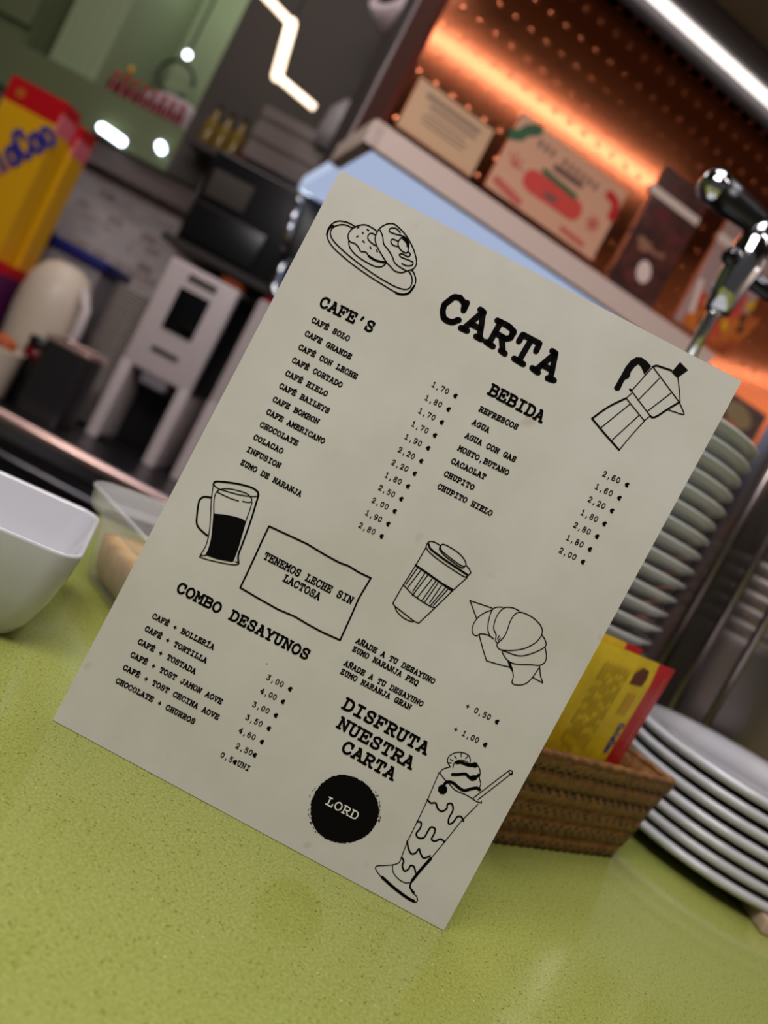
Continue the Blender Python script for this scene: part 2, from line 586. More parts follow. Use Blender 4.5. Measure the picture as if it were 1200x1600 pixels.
# ------------------------------------------------------------------ typewriter lettering
_O = '~.5,1.02 .18,.86 .05,.5 .18,.14 .5,-.02 .82,.14 .95,.5 .82,.86 .5,1.02'
G = {
    'A': '.1,0 .5,1 .9,0;.26,.35 .74,.35;-.04,0 .26,0;.74,0 1.04,0;.3,1 .5,1',
    'B': '.18,0 .18,1;0,1 .55,1;~.55,1 .85,.93 .88,.76 .8,.58 .55,.53;.18,.53 .55,.53;~.55,.53 .88,.47 .97,.27 .88,.07 .55,0;0,0 .55,0',
    'C': '~.88,.74 .78,.93 .5,1.02 .2,.88 .06,.5 .2,.12 .5,-.02 .78,.06 .93,.24;.88,.68 .88,.98',
    'D': '.18,0 .18,1;0,1 .5,1;~.5,1 .82,.88 .95,.5 .82,.12 .5,0;0,0 .5,0',
    'E': '.18,0 .18,1;0,1 .9,1 .9,.74;0,0 .93,0 .93,.28;.18,.52 .6,.52;.6,.64 .6,.4',
    'F': '.18,0 .18,1;0,1 .92,1 .92,.72;0,0 .45,0;.18,.5 .62,.5;.62,.62 .62,.38',
    'G': '~.86,.76 .74,.94 .48,1.02 .18,.86 .06,.5 .18,.12 .48,-.02 .74,.04 .86,.18;.86,.02 .86,.42;.58,.42 1,.42;.86,.7 .86,.98',
    'H': '.18,0 .18,1;.82,0 .82,1;.18,.5 .82,.5;0,0 .36,0;.64,0 1,0;0,1 .36,1;.64,1 1,1',
    'I': '.5,0 .5,1;.15,0 .85,0;.15,1 .85,1',
    'J': '~.68,1 .68,.3 .6,.06 .38,-.02 .14,.06 .08,.3;.4,1 .95,1',
    'L': '.3,0 .3,1;.06,1 .56,1;.06,0 .92,0 .92,.34',
    'M': '.1,0 .16,1 .5,.4 .84,1 .9,0;-.04,0 .28,0;.72,0 1.04,0;-.02,1 .18,1;.82,1 1.02,1',
    'N': '.16,0 .16,1 .84,0 .84,1;0,0 .34,0;0,1 .2,1;.66,1 1,1',
    'O': _O,
    'P': '.2,0 .2,1;.02,1 .58,1;~.58,1 .88,.92 .92,.72 .86,.52 .58,.45;.2,.45 .58,.45;.02,0 .48,0',
    'Q': _O + ';~.32,-.1 .55,-.02 .75,-.2 .97,-.1',
    'R': '.18,0 .18,1;0,1 .55,1;~.55,1 .84,.92 .87,.74 .8,.56 .55,.5;.18,.5 .55,.5;.52,.5 .86,0;0,0 .4,0;.8,0 1.04,0',
    'S': '~.84,.76 .72,.96 .48,1.02 .2,.92 .14,.74 .28,.58 .52,.5 .78,.42 .88,.24 .78,.06 .5,-.02 .22,.04 .12,.24;.84,.7 .84,.98;.12,.3 .12,.02',
    'T': '.5,0 .5,1;.08,.7 .08,1 .92,1 .92,.7;.26,0 .74,0',
    'U': '~.18,1 .18,.3 .26,.06 .5,-.02 .74,.06 .82,.3 .82,1;0,1 .36,1;.64,1 1,1',
    'V': '.1,1 .5,0 .9,1;-.04,1 .28,1;.72,1 1.04,1',
    'Y': '.1,1 .5,.46 .9,1;.5,.46 .5,0;-.04,1 .26,1;.74,1 1.04,1;.26,0 .74,0',
    'Z': '.14,.74 .14,1 .86,1 .1,0 .9,0 .9,.28',
    '0': '~.5,1 .24,.86 .14,.5 .24,.14 .5,0 .76,.14 .86,.5 .76,.86 .5,1',
    '1': '.5,0 .5,1 .22,.82;.18,0 .82,0',
    '2': '~.15,.74 .25,.94 .5,1 .78,.9 .82,.7 .6,.42 .15,0;.15,0 .85,0 .85,.1',
    '3': '.14,.96 .8,.96 .42,.56;~.42,.56 .74,.5 .86,.28 .74,.06 .44,-.02 .12,.14',
    '4': '.66,0 .66,1 .1,.3 .9,.3;.48,0 .84,0',
    '5': '.78,1 .25,1 .2,.56;~.2,.56 .48,.64 .76,.54 .84,.3 .7,.06 .42,-.02 .14,.1',
    '6': '~.76,.94 .5,1 .26,.84 .14,.5 .16,.2 .34,0 .6,-.02 .82,.14 .84,.38 .66,.58 .4,.58 .18,.4',
    '7': '.12,.82 .12,1 .86,1 .42,0',
    '8': '~.5,1.02 .24,.92 .2,.74 .34,.58 .5,.52 .7,.44 .86,.24 .74,.04 .5,-.02 .26,.04 .14,.24 .3,.44 .5,.52 .68,.6 .8,.76 .74,.94 .5,1.02',
    '9': '~.24,.06 .5,0 .74,.16 .86,.5 .84,.8 .66,1 .4,1.02 .18,.86 .16,.62 .34,.42 .6,.42 .82,.6',
    ',': '~.5,.08 .54,-.04 .42,-.24;.46,.06 .54,.06',
    '.': '.48,.02 .54,.02',
    "'": '.54,1 .5,.9 .44,.68',
    '+': '.5,.12 .5,.78;.16,.45 .84,.45',
    '€': '~.84,.62 .6,.74 .34,.62 .24,.36 .34,.1 .62,.02 .84,.12;.1,.46 .68,.46;.1,.28 .62,.28;.4,.56 .45,.15',
    'o': '~.5,.64 .2,.54 .1,.3 .2,.06 .5,-.02 .8,.06 .9,.3 .8,.54 .5,.64',
    'l': '.5,0 .5,1',
    'a': '~.46,.64 .18,.54 .08,.3 .18,.06 .46,-.02 .74,.1 .84,.3 .74,.54 .46,.64;.86,.64 .86,0',
}
G['É'] = G['E'] + ';.42,1.14 .64,1.32'
G['Í'] = G['I'] + ';.42,1.14 .64,1.32'
G['Ñ'] = G['N'] + ';~.2,1.16 .36,1.26 .6,1.16 .8,1.26'


def glyph(ch):
    out = []
    for s in G[ch].split(';'):
        sm = s.startswith('~')
        p = [tuple(float(c) for c in q.split(',')) for q in s.lstrip('~').split()]
        out.append(smooth_pts(p, 3) if sm else p)
    return out


def write(ink, text, p0, p1, cap, weight=0.15, width=0.82, mi=0, jitter=0.0):
    """letters along the line from the middle of the first glyph to the middle of the last"""
    n = max(len(text) - 1, 1)
    dx, dy = (p1[0] - p0[0]) / n, (p1[1] - p0[1]) / n
    adv = math.hypot(dx, dy)
    ex, ey = dx / adv, dy / adv
    for k, ch in enumerate(text):
        if ch == ' ':
            continue
        cx, cy = p0[0] + dx * k, p0[1] + dy * k
        w = adv * width
        for st in glyph(ch):
            q = []
            for (x, y) in st:
                a, b = (x - 0.5) * w, (y - 0.5) * cap
                if jitter:
                    a += random.uniform(-jitter, jitter)
                    b += random.uniform(-jitter, jitter)
                q.append((cx + a * ex - b * ey, cy + a * ey + b * ex))
            ink.stroke(q, cap * weight * (1.45 if ch == '€' else 1.0), mi)


# ================================================================== SETTING
struct(MB().box((-2.3, -1.2, -0.1), (2.3, 3.0, 0.0)), 'floor', M['floor'])
struct(MB().box((-2.3, -1.2, 2.7), (2.3, 3.0, 2.8)), 'ceiling', M['ceil_main'])
struct(MB().box((-2.3, 2.9, 0.0), (2.3, 3.0, 2.7)), 'wall_back', M['dark_wall'])
struct(MB().box((-2.3, -1.2, 0.0), (-2.2, 2.9, 2.7)), 'wall_left', M['green'])
struct(MB().box((2.2, -1.2, 0.0), (2.3, 2.9, 2.7)), 'wall_right', M['light_wall'])
struct(MB().box((-2.2, 2.5, 0.0), (-0.2, 2.9, 1.60)), 'wall_brick', M['brick'])
struct(MB().box((-2.2, 2.44, 1.60), (-0.62, 2.9, 1.67)), 'trim_1', M['greybrown'])
struct(MB().box((-2.2, 2.42, 1.67), (-1.01, 2.9, 1.80)), 'trim_2', M['green'])
struct(MB().box((-1.01, 2.42, 1.67), (-0.62, 2.9, 2.7)), 'wall_pier', M['olive'])
struct(MB().box((-1.327, 2.86, 1.80), (-1.01, 2.9, 2.7)), 'wall_niche', M['green_light'])
_m = MB()
for k in range(9):                           # grooved panel beside the niche
    x = -1.475 + k * 0.0165
    _m.box((x, 2.46 + (0.006 if k % 2 else 0), 1.80), (x + 0.0165, 2.9, 2.7))
struct(_m, 'wall_grooved_panel', M['green_light'])
struct(MB().box((-1.515, 2.42, 1.80), (-1.475, 2.9, 2.7)), 'trim_3', M['green_dark'])
struct(MB().box((-2.2, 2.47, 1.80), (-1.515, 2.9, 2.7)).box((-2.0, 2.455, 1.86), (-1.56, 2.47, 2.6)), 'wall_panelled', M['green'])

# copper-clad bulkhead, turned 22 degrees
YAW = R(22)
PT = np.array([math.cos(YAW), math.sin(YAW), 0.0])
PN = np.array([-PT[1], PT[0], 0.0])
P0 = np.array([-0.315, 1.5, 0.0])
PM = Matrix.Translation(Vector(P0)) @ Matrix.Rotation(YAW, 4, 'Z')


def panel(px, py):
    q = pl(px, py, P0, PN)
    return float((q - P0) @ PT), float(q[2])


def placed(o):
    o.matrix_world = PM
    return o


mb = MB().box((0, 0, 1.775), (1.3, 0.22, 2.24))
for j in range(11):                          # pressed dimples in the sheet
    for i in range(36):
        s, z = 0.012 + i * 0.0362 + (0.018 if j % 2 else 0), 1.795 + j * 0.0445
        if s > 1.29:
            continue
        rr = 0.0052
        L = [[(s + rr * c * math.cos(2 * math.pi * k / 10), -0.0009 * h, z + rr * c * math.sin(2 * math.pi * k / 10)) for k in range(10)] for c, h in ((1, 0), (0.75, 0.65), (0.3, 1.0))]
        mb.loft(L, 0, False, True, True)
placed(struct(mb, 'wall_copper_bulkhead', M['copper']))
placed(struct(MB().box((0.83, 0.0, 1.60), (1.3, 0.22, 1.775)), 'wall_copper_pillar', M['copper']))
placed(struct(MB().box((0.83, 0.0, 0.0), (1.3, 0.22, 1.60)), 'wall_pillar', M['dark']))
placed(struct(MB().box((0.02, 0.22, 1.775), (1.3, 0.70, 2.7)).box((0.02, 0.0, 2.28), (1.3, 0.22, 2.7)), 'wall_bulkhead', M['dark']))
placed(struct(MB().box((-0.012, 0.0, 1.74), (0.0, 0.22, 2.24)), 'trim_4', M['copper_dark']))
placed(struct(MB().box((-0.016, 0.215, 1.76), (0.004, 0.226, 2.24)), 'trim_5', M['mauve']))
placed(struct(MB().box((-0.02, -0.014, 1.728), (0.83, 0.008, 1.772)).box((-0.024, -0.014, 1.728), (0.0, 0.24, 1.768)), 'trim_6', M['lip']))
placed(struct(MB().box((0.0, -0.38, 2.24), (1.5, 0.0, 2.28)).box((0.0, 0.0, 2.24), (1.5, 0.22, 2.28)), 'ceiling_drop', M['ceil']))
placed(struct(MB().box((0.0, -0.115, 2.236), (1.5, -0.048, 2.24)), 'trim_9', M['dark']))
t = empty('glowing_soffit', tuple(P0 + PT * 0.4 + PN * 0.45 + np.array([0, 0, 1.775])), (0, 0, YAW), 'bluish white soffit under the copper clad bulkhead, its lighting put in as glow', 'ceiling light')  # underside of the bulkhead made to glow by itself, not a lamp
MB().box((-0.40, -0.43, -0.03), (0.42, 0.24, 0.0)).build('glowing_face', M['soffit'], t)
t = empty('led_strip', tuple(P0 + PT * 0.75 + np.array([0, 0, 2.222])), (0, 0, YAW), 'long straight white light strip at the top of the copper wall', 'light strip')
MB().box((-0.62, -0.036, 0.002), (0.55, -0.019, 0.014)).build('glowing_face', M['led_white'], t)
MB().box((-0.62, -0.046, 0.014), (0.55, -0.001, 0.0175)).box((-0.62, -0.0165, -0.03), (0.55, -0.0145, 0.014)).build('housing', M['dark_steel'], t)  # includes a baffle added to keep the strip's light off the copper

# ================================================================== BAR COUNTER
t = empty('bar_counter', (0, 0, 0), (0, 0, 0), 'bar counter with polished speckled lime green stone top', 'counter')
bk = lambda x: 0.74 + 0.404 * (x + 0.33)
MB().poly([(-1.2, -0.30), (1.25, -0.30), (1.25, bk(1.25)), (-1.2, bk(-1.2))], 'z', 1.06, 1.10).build('countertop', M['quartz'], t)
MB().poly([(-1.15, -0.24), (1.2, -0.24), (1.2, bk(1.2) - 0.05), (-1.15, bk(-1.15) - 0.05)], 'z', 0.0, 1.06).build('counter_base', M['dark'], t)

# ================================================================== MENU BOARD
BW, BH = 0.21, 0.21 * 1.39
pBL = np.array([-0.09261149, 0.38103, 1.10])
pBR = np.array([0.11737092, 0.37831241, 1.10])
mid = (pBL + pBR) / 2
byaw = math.atan2(pBR[1] - pBL[1], pBR[0] - pBL[0])
menu = empty('menu_board', (mid[0], mid[1], 1.1003), (-R(2.88443663), 0, byaw),
             'cream menu board printed in black typewriter lettering, standing upright on the green counter', 'menu')
mb = MB().box((-BW / 2, 0.0004, 0), (BW / 2, 0.004, BH), 1)
mb.add([(-BW / 2, 0, 0), (BW / 2, 0, 0), (BW / 2, 0, BH), (-BW / 2, 0, BH)], [(0, 1, 2, 3)], 0)
mb.add([(-BW / 2, 0, 0), (-BW / 2, .0004, 0), (-BW / 2, .0004, BH), (-BW / 2, 0, BH), (BW / 2, 0, 0), (BW / 2, .0004, 0), (BW / 2, .0004, BH), (BW / 2, 0, BH)],
       [(3, 2, 1, 0), (4, 5, 6, 7), (0, 1, 5, 4), (3, 7, 6, 2)], 1)
mb.build('card', [M['card'], M['card_edge']], menu, fix=False)
mb = MB()
mb.add([(-.03, .004, .17), (.03, .004, .17), (.03, .006, .17), (-.03, .006, .17), (-.03, .060, .0035), (.03, .060, .0035), (.03, .062, .0035), (-.03, .062, .0035)],
       [(0, 1, 2, 3), (7, 6, 5, 4), (0, 4, 5, 1), (1, 5, 6, 2), (2, 6, 7, 3), (3, 7, 4, 0)])
mb.build('easel_strut', M['card_edge'], menu)

# the printing, measured on the board's own rectangle (homography of its four corners)
_src = [(82, 1126), (693, 1455), (1158, 597), (531, 266)]
_dst = [(-BW / 2, 0), (BW / 2, 0), (BW / 2, BH), (-BW / 2, BH)]
_A, _b = [], []
for (x, y), (u, v) in zip(_src, _dst):
    _A += [[x, y, 1, 0, 0, 0, -u * x, -u * y], [0, 0, 0, x, y, 1, -v * x, -v * y]]
    _b += [u, v]
_h = np.append(np.linalg.solve(np.array(_A, float), np.array(_b, float)), 1).reshape(3, 3)


def uv(px, py):
    q = _h @ np.array([px, py, 1.0])
    return (q[0] / q[2], q[1] / q[2])


class Zoom:
    def __init__(self, ox, oy, sc):
        self.a = (ox, oy, sc)

    def __call__(self, x, y):
        ox, oy, sc = self.a
        return uv(ox + x / sc, oy + y / sc)


PXM = BW / 702.0                              # metres per photo pixel on the board
put = lambda u, v: (u, -0.0002, v)
put2 = lambda u, v: (u, -0.0004, v)


def lines(name, Z, rows, cap_px, weight, label=None, jitter=0.0, width=0.82):
    ink = Ink(put)
    for text, a, b in rows:
        write(ink, text, Z(*a), Z(*b), cap_px * PXM, weight, width, jitter=jitter * PXM)
    o = ink.build(name, M['ink'], menu)
    if label:
        o['label'] = label
    return o


ZA, ZB, ZC, ZD = Zoom(370, 450, 3.42857), Zoom(660, 580, 3.52941), Zoom(170, 890, 3.63636), Zoom(520, 980, 4.28571)
ZE, ZF, ZG = Zoom(660, 430, 4.61538), Zoom(470, 1200, 8.57143), Zoom(360, 810, 5.0)
o = lines('title_lettering', ZE, [('CARTA', (222, 250), (912, 645))], 38.5, 0.245, 'large heavy heading reading CARTA', 1.0, 0.82)
lines('heading_lettering', ZA, [("CAFE'S", (470, 82), (712, 207))], 15, 0.23, "heading reading CAFE'S")
lines('heading_lettering', ZB, [('BEBIDA', (393, 112), (645, 248))], 16, 0.24, 'heading reading BEBIDA')
lines('heading_lettering', ZC, [('COMBO DESAYUNOS', (414, 110), (1115, 480))], 14.8, 0.235, 'heading reading COMBO DESAYUNOS')
lines('item_lettering', ZA, [
    ('CAFÉ SOLO', (412, 175), (592, 270)), ('CAFE GRANDE', (376, 247), (602, 367)), ('CAFÉ CON LECHE', (342, 320), (633, 473)),
    ('CAFÉ CORTADO', (307, 390), (553, 519)), ('CAFÉ HIELO', (272, 460), (474, 566)), ('CAFÉ BAILEYS', (239, 528), (484, 658)),
    ('CAFE BOMBON', (204, 600), (428, 715)), ('CAFE AMERICANO', (170, 667), (459, 820)), ('CHOCOLATE', (135, 735), (316, 830)),
    ('COLACAO', (101, 803), (236, 873)), ('INFUSION', (64, 868), (223, 950)), ('ZUMO DE NARANJA', (31, 938), (335, 1103))],
      7.3, 0.25, 'coffee names')
lines('price_lettering', ZA, [
    ('1,70 €', (1055, 520), (1171, 578)), ('1,80 €', (1018, 591), (1134, 650)), ('1,70 €', (983, 661), (1098, 719)),
    ('1,70 €', (946, 731), (1061, 789)), ('1,90 €', (910, 800), (1025, 858)), ('2,20 €', (874, 869), (988, 927)),
    ('2,20 €', (839, 937), (953, 994)), ('1,80 €', (803, 1005), (917, 1062)), ('2,50 €', (769, 1073), (881, 1130)),
    ('2,00 €', (733, 1140), (846, 1196)), ('1,90 €', (699, 1207), (811, 1264)), ('2,80 €', (663, 1274), (776, 1330))],
      7.7, 0.175, 'coffee prices')
lines('item_lettering', ZB, [
    ('REFRESCOS', (324, 214), (514, 308)), ('AGUA', (287, 287), (357, 325)), ('AGUA CON GAS', (247, 360), (503, 487)),
    ('MOSTO,BUTANO', (208, 430), (464, 560)), ('CACAOLAT', (170, 500), (336, 583)), ('CHUPITO', (131, 570), (273, 641)),
    ('CHUPITO HIELO', (95, 640), (372, 784))], 7.4, 0.25, 'drink names')
lines('price_lettering', ZB, [
    ('2,60 €', (1003, 570), (1127, 627)), ('1,60 €', (962, 640), (1085, 700)), ('2,20 €', (923, 711), (1044, 770)),
    ('1,80 €', (883, 783), (1003, 842)), ('2,80 €', (843, 852), (962, 912)), ('1,80 €', (803, 922), (923, 983)),
    ('2,00 €', (763, 992), (884, 1052))], 7.9, 0.175, 'drink prices')
lines('item_lettering', ZC, [
    ('CAFÉ + BOLLERÍA', (260, 268), (587, 440)), ('CAFÉ + TORTILLA', (218, 340), (546, 516)), ('CAFÉ + TOSTADA', (178, 413), (483, 578)),
    ('CAFÉ + TOST JAMON AOVE', (136, 487), (633, 750)), ('CAFÉ + TOST CECINA AOVE', (94, 560), (614, 838)),
    ('CHOCOLATE + CHURROS', (52, 635), (478, 863))], 7.5, 0.25, 'breakfast names')
lines('price_lettering', ZC, [
    ('3,00 €', (908, 615), (1031, 678)), ('4,00 €', (872, 692), (990, 750)), ('3,00 €', (828, 768), (950, 828)),
    ('3,50 €', (789, 842), (910, 902)), ('4,60 €', (750, 917), (871, 978)), ('2,50€', (733, 1005), (830, 1053)),
    ('0,5€UNI', (646, 1056), (790, 1130)), ('.', (903, 526), (930, 540))], 7.8, 0.19, 'breakfast prices')
lines('item_lettering', ZD, [
    ('AÑADE A TU DESAYUNO', (170, 97), (668, 362)), ('ZUMO NARANJA PEQ', (145, 150), (557, 373)),
    ('AÑADE A TU DESAYUNO', (90, 247), (590, 514)), ('ZUMO NARANJA GRAN', (65, 302), (509, 535))], 7.4, 0.25, 'juice offer')
lines('price_lettering', ZD, [('+ 0,50 €', (903, 532), (1099, 633)), ('+ 1,00 €', (822, 686), (1020, 787))], 8.0, 0.18, 'juice prices')
lines('slogan_lettering', ZD, [('DISFRUTA', (107, 527), (606, 805)), ('NUESTRA', (73, 655), (507, 903)), ('CARTA', (100, 813), (385, 977))],
      17, 0.235, 'words DISFRUTA NUESTRA CARTA')


def P(s):
    return [tuple(float(c) for c in q.split(',')) for q in s.split()]


def drawing(name, Z, strokes, w, fills=(), label=None):
    """strokes: 'x,y x,y' ; leading ~ means a curve, leading * doubles the pen, leading ^ triples it"""
    ink = Ink(put)
    for s in strokes:
        k = 1.0
        while s[0] in '*^':
            k *= 1.8 if s[0] == '*' else 3.2
            s = s[1:]
        cv = s[0] == '~'
        p = [Z(*q) for q in P(s.lstrip('~'))]
        ink.stroke(smooth_pts(p, 4) if cv else p, w * k * PXM * 1.22)
    for s in fills:
        ink.fill([Z(*q) for q in P(s)])
    o = ink.build(name, M['ink'], menu)
    if label:
        o['label'] = label
    return o


drawing('doughnut_drawing', Zoom(480, 330, 6.0), [
    '~450,150 380,110 290,95 225,125 185,190 190,260 230,330 300,400 420,500 560,600 700,690 800,750 880,785 950,770 1000,710 1015,640 990,570 970,560',
    '~420,160 350,130 280,135 230,165 215,215 240,275 320,360 450,470 600,580 720,655 820,710 900,735 955,725 980,670 975,610 950,570',
    '*~182,220 200,165 240,140', '*~830,770 885,785 950,770 1000,705',
    '~650,190 600,155 540,130 470,140 410,175 380,230 395,285 450,310 480,345 500,380 550,390 580,430 640,465 700,480 735,485',
    '~385,285 400,350 460,420 550,480 630,520 690,525 730,500', '*~575,425 640,465 735,487',
    '~635,225 600,210 570,225 568,265 600,300 635,325',
    '468,158 482,152', '558,174 574,184', '514,200 524,212', '460,242 478,236', '518,282 534,296', '586,336 594,354', '646,366 656,386',
    '~745,490 700,420 650,330 633,260 650,205 680,160 740,125 800,120 860,160 930,240 985,340 1015,430 1020,500 990,545 930,565 880,580 820,565 780,525 745,490',
    '~680,180 705,240 715,310 760,370 795,430 820,490 870,530 920,560',
    '~870,205 830,165 775,165 770,195 830,220 890,235 930,265 950,310 930,330',
    '~880,250 850,290 855,340 890,380 930,395 945,350 920,290 880,250', '*~895,250 935,285 945,340',
    '~850,285 800,265 780,285 800,320 850,335',
    '~945,385 965,410 940,430 890,405 860,410 880,435 930,455 985,480 980,510 930,515 885,495'], 1.5, label='line drawing of two doughnuts on an oval plate')
drawing('coffee_pot_drawing', Zoom(900, 530, 6.0), [
    '715,265 515,490', '*515,490 500,475', '715,265 965,600', '*~715,265 750,255 800,270 890,300', '950,365 965,500 970,600',
    '515,490 690,725', '*~690,725 715,740 760,725 850,665 960,600', '~965,600 990,660 1005,700 990,712 850,665',
    '775,375 575,580', '885,512 660,685', '515,515 465,560', '465,560 635,770', '635,770 690,725', '*~465,560 300,640 145,750',
    '*145,750 270,900 400,1045', '~400,1045 520,900 635,775', '500,615 230,835', '580,725 335,950'], 1.3,
        ['700,260 660,215 610,178 560,175 510,205 460,265 420,340 380,410 350,465 370,490 405,485 430,430 450,390 495,365 510,310 545,265 580,240 605,265 625,310 635,340 680,290',
         '970,222 1045,298 945,370 890,315'], 'line drawing of a stovetop coffee pot')
drawing('coffee_glass_drawing', Zoom(280, 730, 8.0), [
    '*~425,220 450,185 560,190 740,215 900,260 975,310 985,350', '~985,350 960,370 880,370 750,350 600,310 480,270 425,220',
    '~465,310 520,280 620,275 740,300 840,335 890,380 905,410 890,440 860,445 790,432', '~465,310 540,350 640,395 740,428',
    '~425,220 400,400 390,600 375,800 340,960 290,1060 258,1110', '~465,310 440,370 430,470 430,580 420,720 400,900 365,1030 330,1100',
    '*~990,350 960,450 900,650 830,850 770,1010 735,1110 740,1210', '~910,440 880,540 830,680 780,850 730,1020 670,1180',
    '~250,1125 330,1155 450,1185 600,1215 700,1225 745,1210 700,1185', '258,1110 330,1110',
    '*~395,385 310,375 255,410 235,480 220,600 215,700 240,760 300,820 350,860'], 1.3,
        ['430,585 550,595 680,620 780,650 825,680 780,850 730,1010 660,1190 600,1180 470,1155 330,1105 370,1020 405,880 420,720'],
        'line drawing of a handled glass of black coffee')
drawing('paper_cup_drawing', Zoom(590, 830, 7.0588), [
    '~530,180 545,140 580,118 630,130 690,165', '~530,180 560,230 640,300 760,385 880,465 960,510 1000,490',
    '*~560,150 580,200 680,280 800,365 900,430 990,490', '1000,490 1025,465', '~1025,465 1005,420 970,380',
    '~690,165 720,150 790,180 880,240 940,300 970,360 960,390 920,385 850,340 760,270 700,215 690,165',
    '~690,165 680,210 740,280 830,350 900,400 940,410 960,390', '~530,185 415,385 280,600 165,800', '985,515 820,665 630,850 450,1020',
    '*415,380 560,480 700,580 820,650', '440,400 590,510 750,620 815,665', '~280,595 380,700 480,775 580,835 630,850',
    '435,415 310,590', '475,435 330,625', '520,465 385,670', '550,490 380,715', '595,535 435,735', '635,560 485,770', '660,580 515,790',
    '700,605 570,795', '745,630 580,825', '770,650 610,825', '165,800 185,830', '190,835 400,1000 450,1020',
    '~190,840 210,890 280,960 360,1000 400,1000'], 1.4, label='line drawing of a lidded paper cup')
drawing('croissant_drawing', Zoom(710, 910, 7.0588), [
    '165,205 415,290', '170,210 240,400', '~410,310 320,345 240,410 195,500 200,570 240,595 280,575 340,580 390,600 430,630',
    '~530,280 460,280 410,315 375,420 365,520 385,590 430,630', '~710,320 650,290 590,280 540,290 480,350 440,440 430,520 455,580 450,650 475,675',
    '~475,675 540,610 580,530 610,440 660,360 720,335 800,360 880,410 940,470',
    '~940,470 965,530 950,600 890,670 780,730 650,755 510,750 465,705 475,675',
    '~955,580 995,640 1000,710 900,770 780,810 700,815 600,785 510,750', '~995,720 1010,820 990,890 930,920 850,915 700,910 620,890 560,840 520,770',
    '270,590 310,740 350,870 480,910 600,940', '~640,990 645,1050 630,1110 670,1135 740,1135 800,1110 860,1050 900,990 935,940',
    '935,930 945,1040 970,1110', '860,1055 970,1115', '490,595 470,630', '500,620 480,650'], 1.3,
        ['580,870 610,880 640,960 640,1000 600,940'], 'line drawing of a croissant on a napkin')
drawing('milkshake_drawing', Zoom(560, 1160, 4.6154), [
    '~660,180 640,140 650,105 690,80 740,75 790,95 805,130 800,155', '~680,185 690,150 730,130 770,140 800,160', '740,80 738,105', '690,100 705,118',
    '660,125 680,135', '785,105 770,120', '650,150 668,152', '~660,180 610,195 585,220', '585,225 620,270 660,310', '~660,310 700,350 780,385 850,430',
    '850,430 885,440 885,425', '~800,160 840,155 870,190 875,230 870,260 880,300 870,330', '^~705,150 740,148 780,165 815,170 842,162',
    '^~675,235 720,235 770,232 800,258 830,265 865,238', '^~605,345 615,310 640,288 680,295 720,328 760,350 810,338 850,332 872,345',
    '^^605,340 606,345', '^*836,165 840,167', '^*816,262 836,258', '825,405 1085,205', '860,415 1105,225', '~1085,205 1105,210 1105,235 1085,225 1085,205',
    '580,220 500,410 420,580 350,720 305,840', '~305,840 290,870 245,885 180,890 130,895 125,920 170,980 260,1060 350,1130 405,1155 425,1140 415,1110 385,1080 370,1040',
    '860,450 740,570 620,720 520,840', '^~520,840 440,930 385,1000', '*~385,1000 370,1045 400,1085', '~245,890 250,940 290,990 340,1015 385,1010', '^~170,975 260,1055 350,1122 400,1148',
    '*~495,415 520,440 555,440 570,480 600,500 635,480 640,450 670,445 680,490 650,550 650,590 680,580 710,540 740,540 755,570',
    '*~420,575 450,580 445,620 415,660 430,690 470,690 495,650 520,615 550,625 545,660 525,700 550,715 590,700 620,720',
    '*~350,715 360,770 380,805 410,800 435,770 445,800 465,835 495,830 515,820', '*~310,830 325,860 315,890 330,930 360,915 375,890 400,900 410,940'],
        1.2, label='line drawing of a tall milkshake glass with a straw')
ink = Ink(put)
ink.stroke([ZG(*q) for q in P('300,65 430,125 600,205 740,290 850,350 920,375 1000,425 1095,470 1000,630 940,770 880,900 855,955 720,895 600,830 500,770 370,715 220,630 75,545 130,430 200,280 240,190 300,65')], 2.8 * PXM)
write(ink, 'TENEMOS LECHE SIN', ZG(283, 300), ZG(935, 640), 10.4 * PXM, 0.21)
write(ink, 'LACTOSA', ZG(435, 475), ZG(682, 608), 10.4 * PXM, 0.21)
ink.build('boxed_notice', M['ink'], menu)['label'] = 'hand drawn box reading TENEMOS LECHE SIN LACTOSA'
ink = Ink(put)
c0 = uv(537.5, 1265.6)
rng = random.Random(3)
pts = []
for k in range(150):
    a = 2 * math.pi * k / 150
    r = 54.2 * PXM * (1 + 0.018 * math.sin(3 * a + 1) + rng.uniform(-0.022, 0.012))
    pts.append((c0[0] + r * math.cos(a), c0[1] + r * math.sin(a)))
ink.fill(pts)
for k in range(26):
    a, r = rng.choice([rng.uniform(2.9, 4.3), rng.uniform(0.1, 1.0)]), 55.8 * PXM * rng.uniform(0.99, 1.05)
    ink.stroke([(c0[0] + r * math.cos(a), c0[1] + r * math.sin(a)), (c0[0] + r * math.cos(a + .03), c0[1] + r * math.sin(a + .03))], 1.2 * PXM)
seal = ink.build('round_seal', M['ink'], menu)
seal['label'] = 'solid black round stamp with ragged edge'
ink = Ink(put2, 1e-6)
write(ink, 'LORD', ZF(395, 460), ZF(718, 628), 12.2 * PXM, 0.17, 0.82)
ink.build('seal_lettering', M['card_edge'], seal)['label'] = 'pale letters reading LORD'
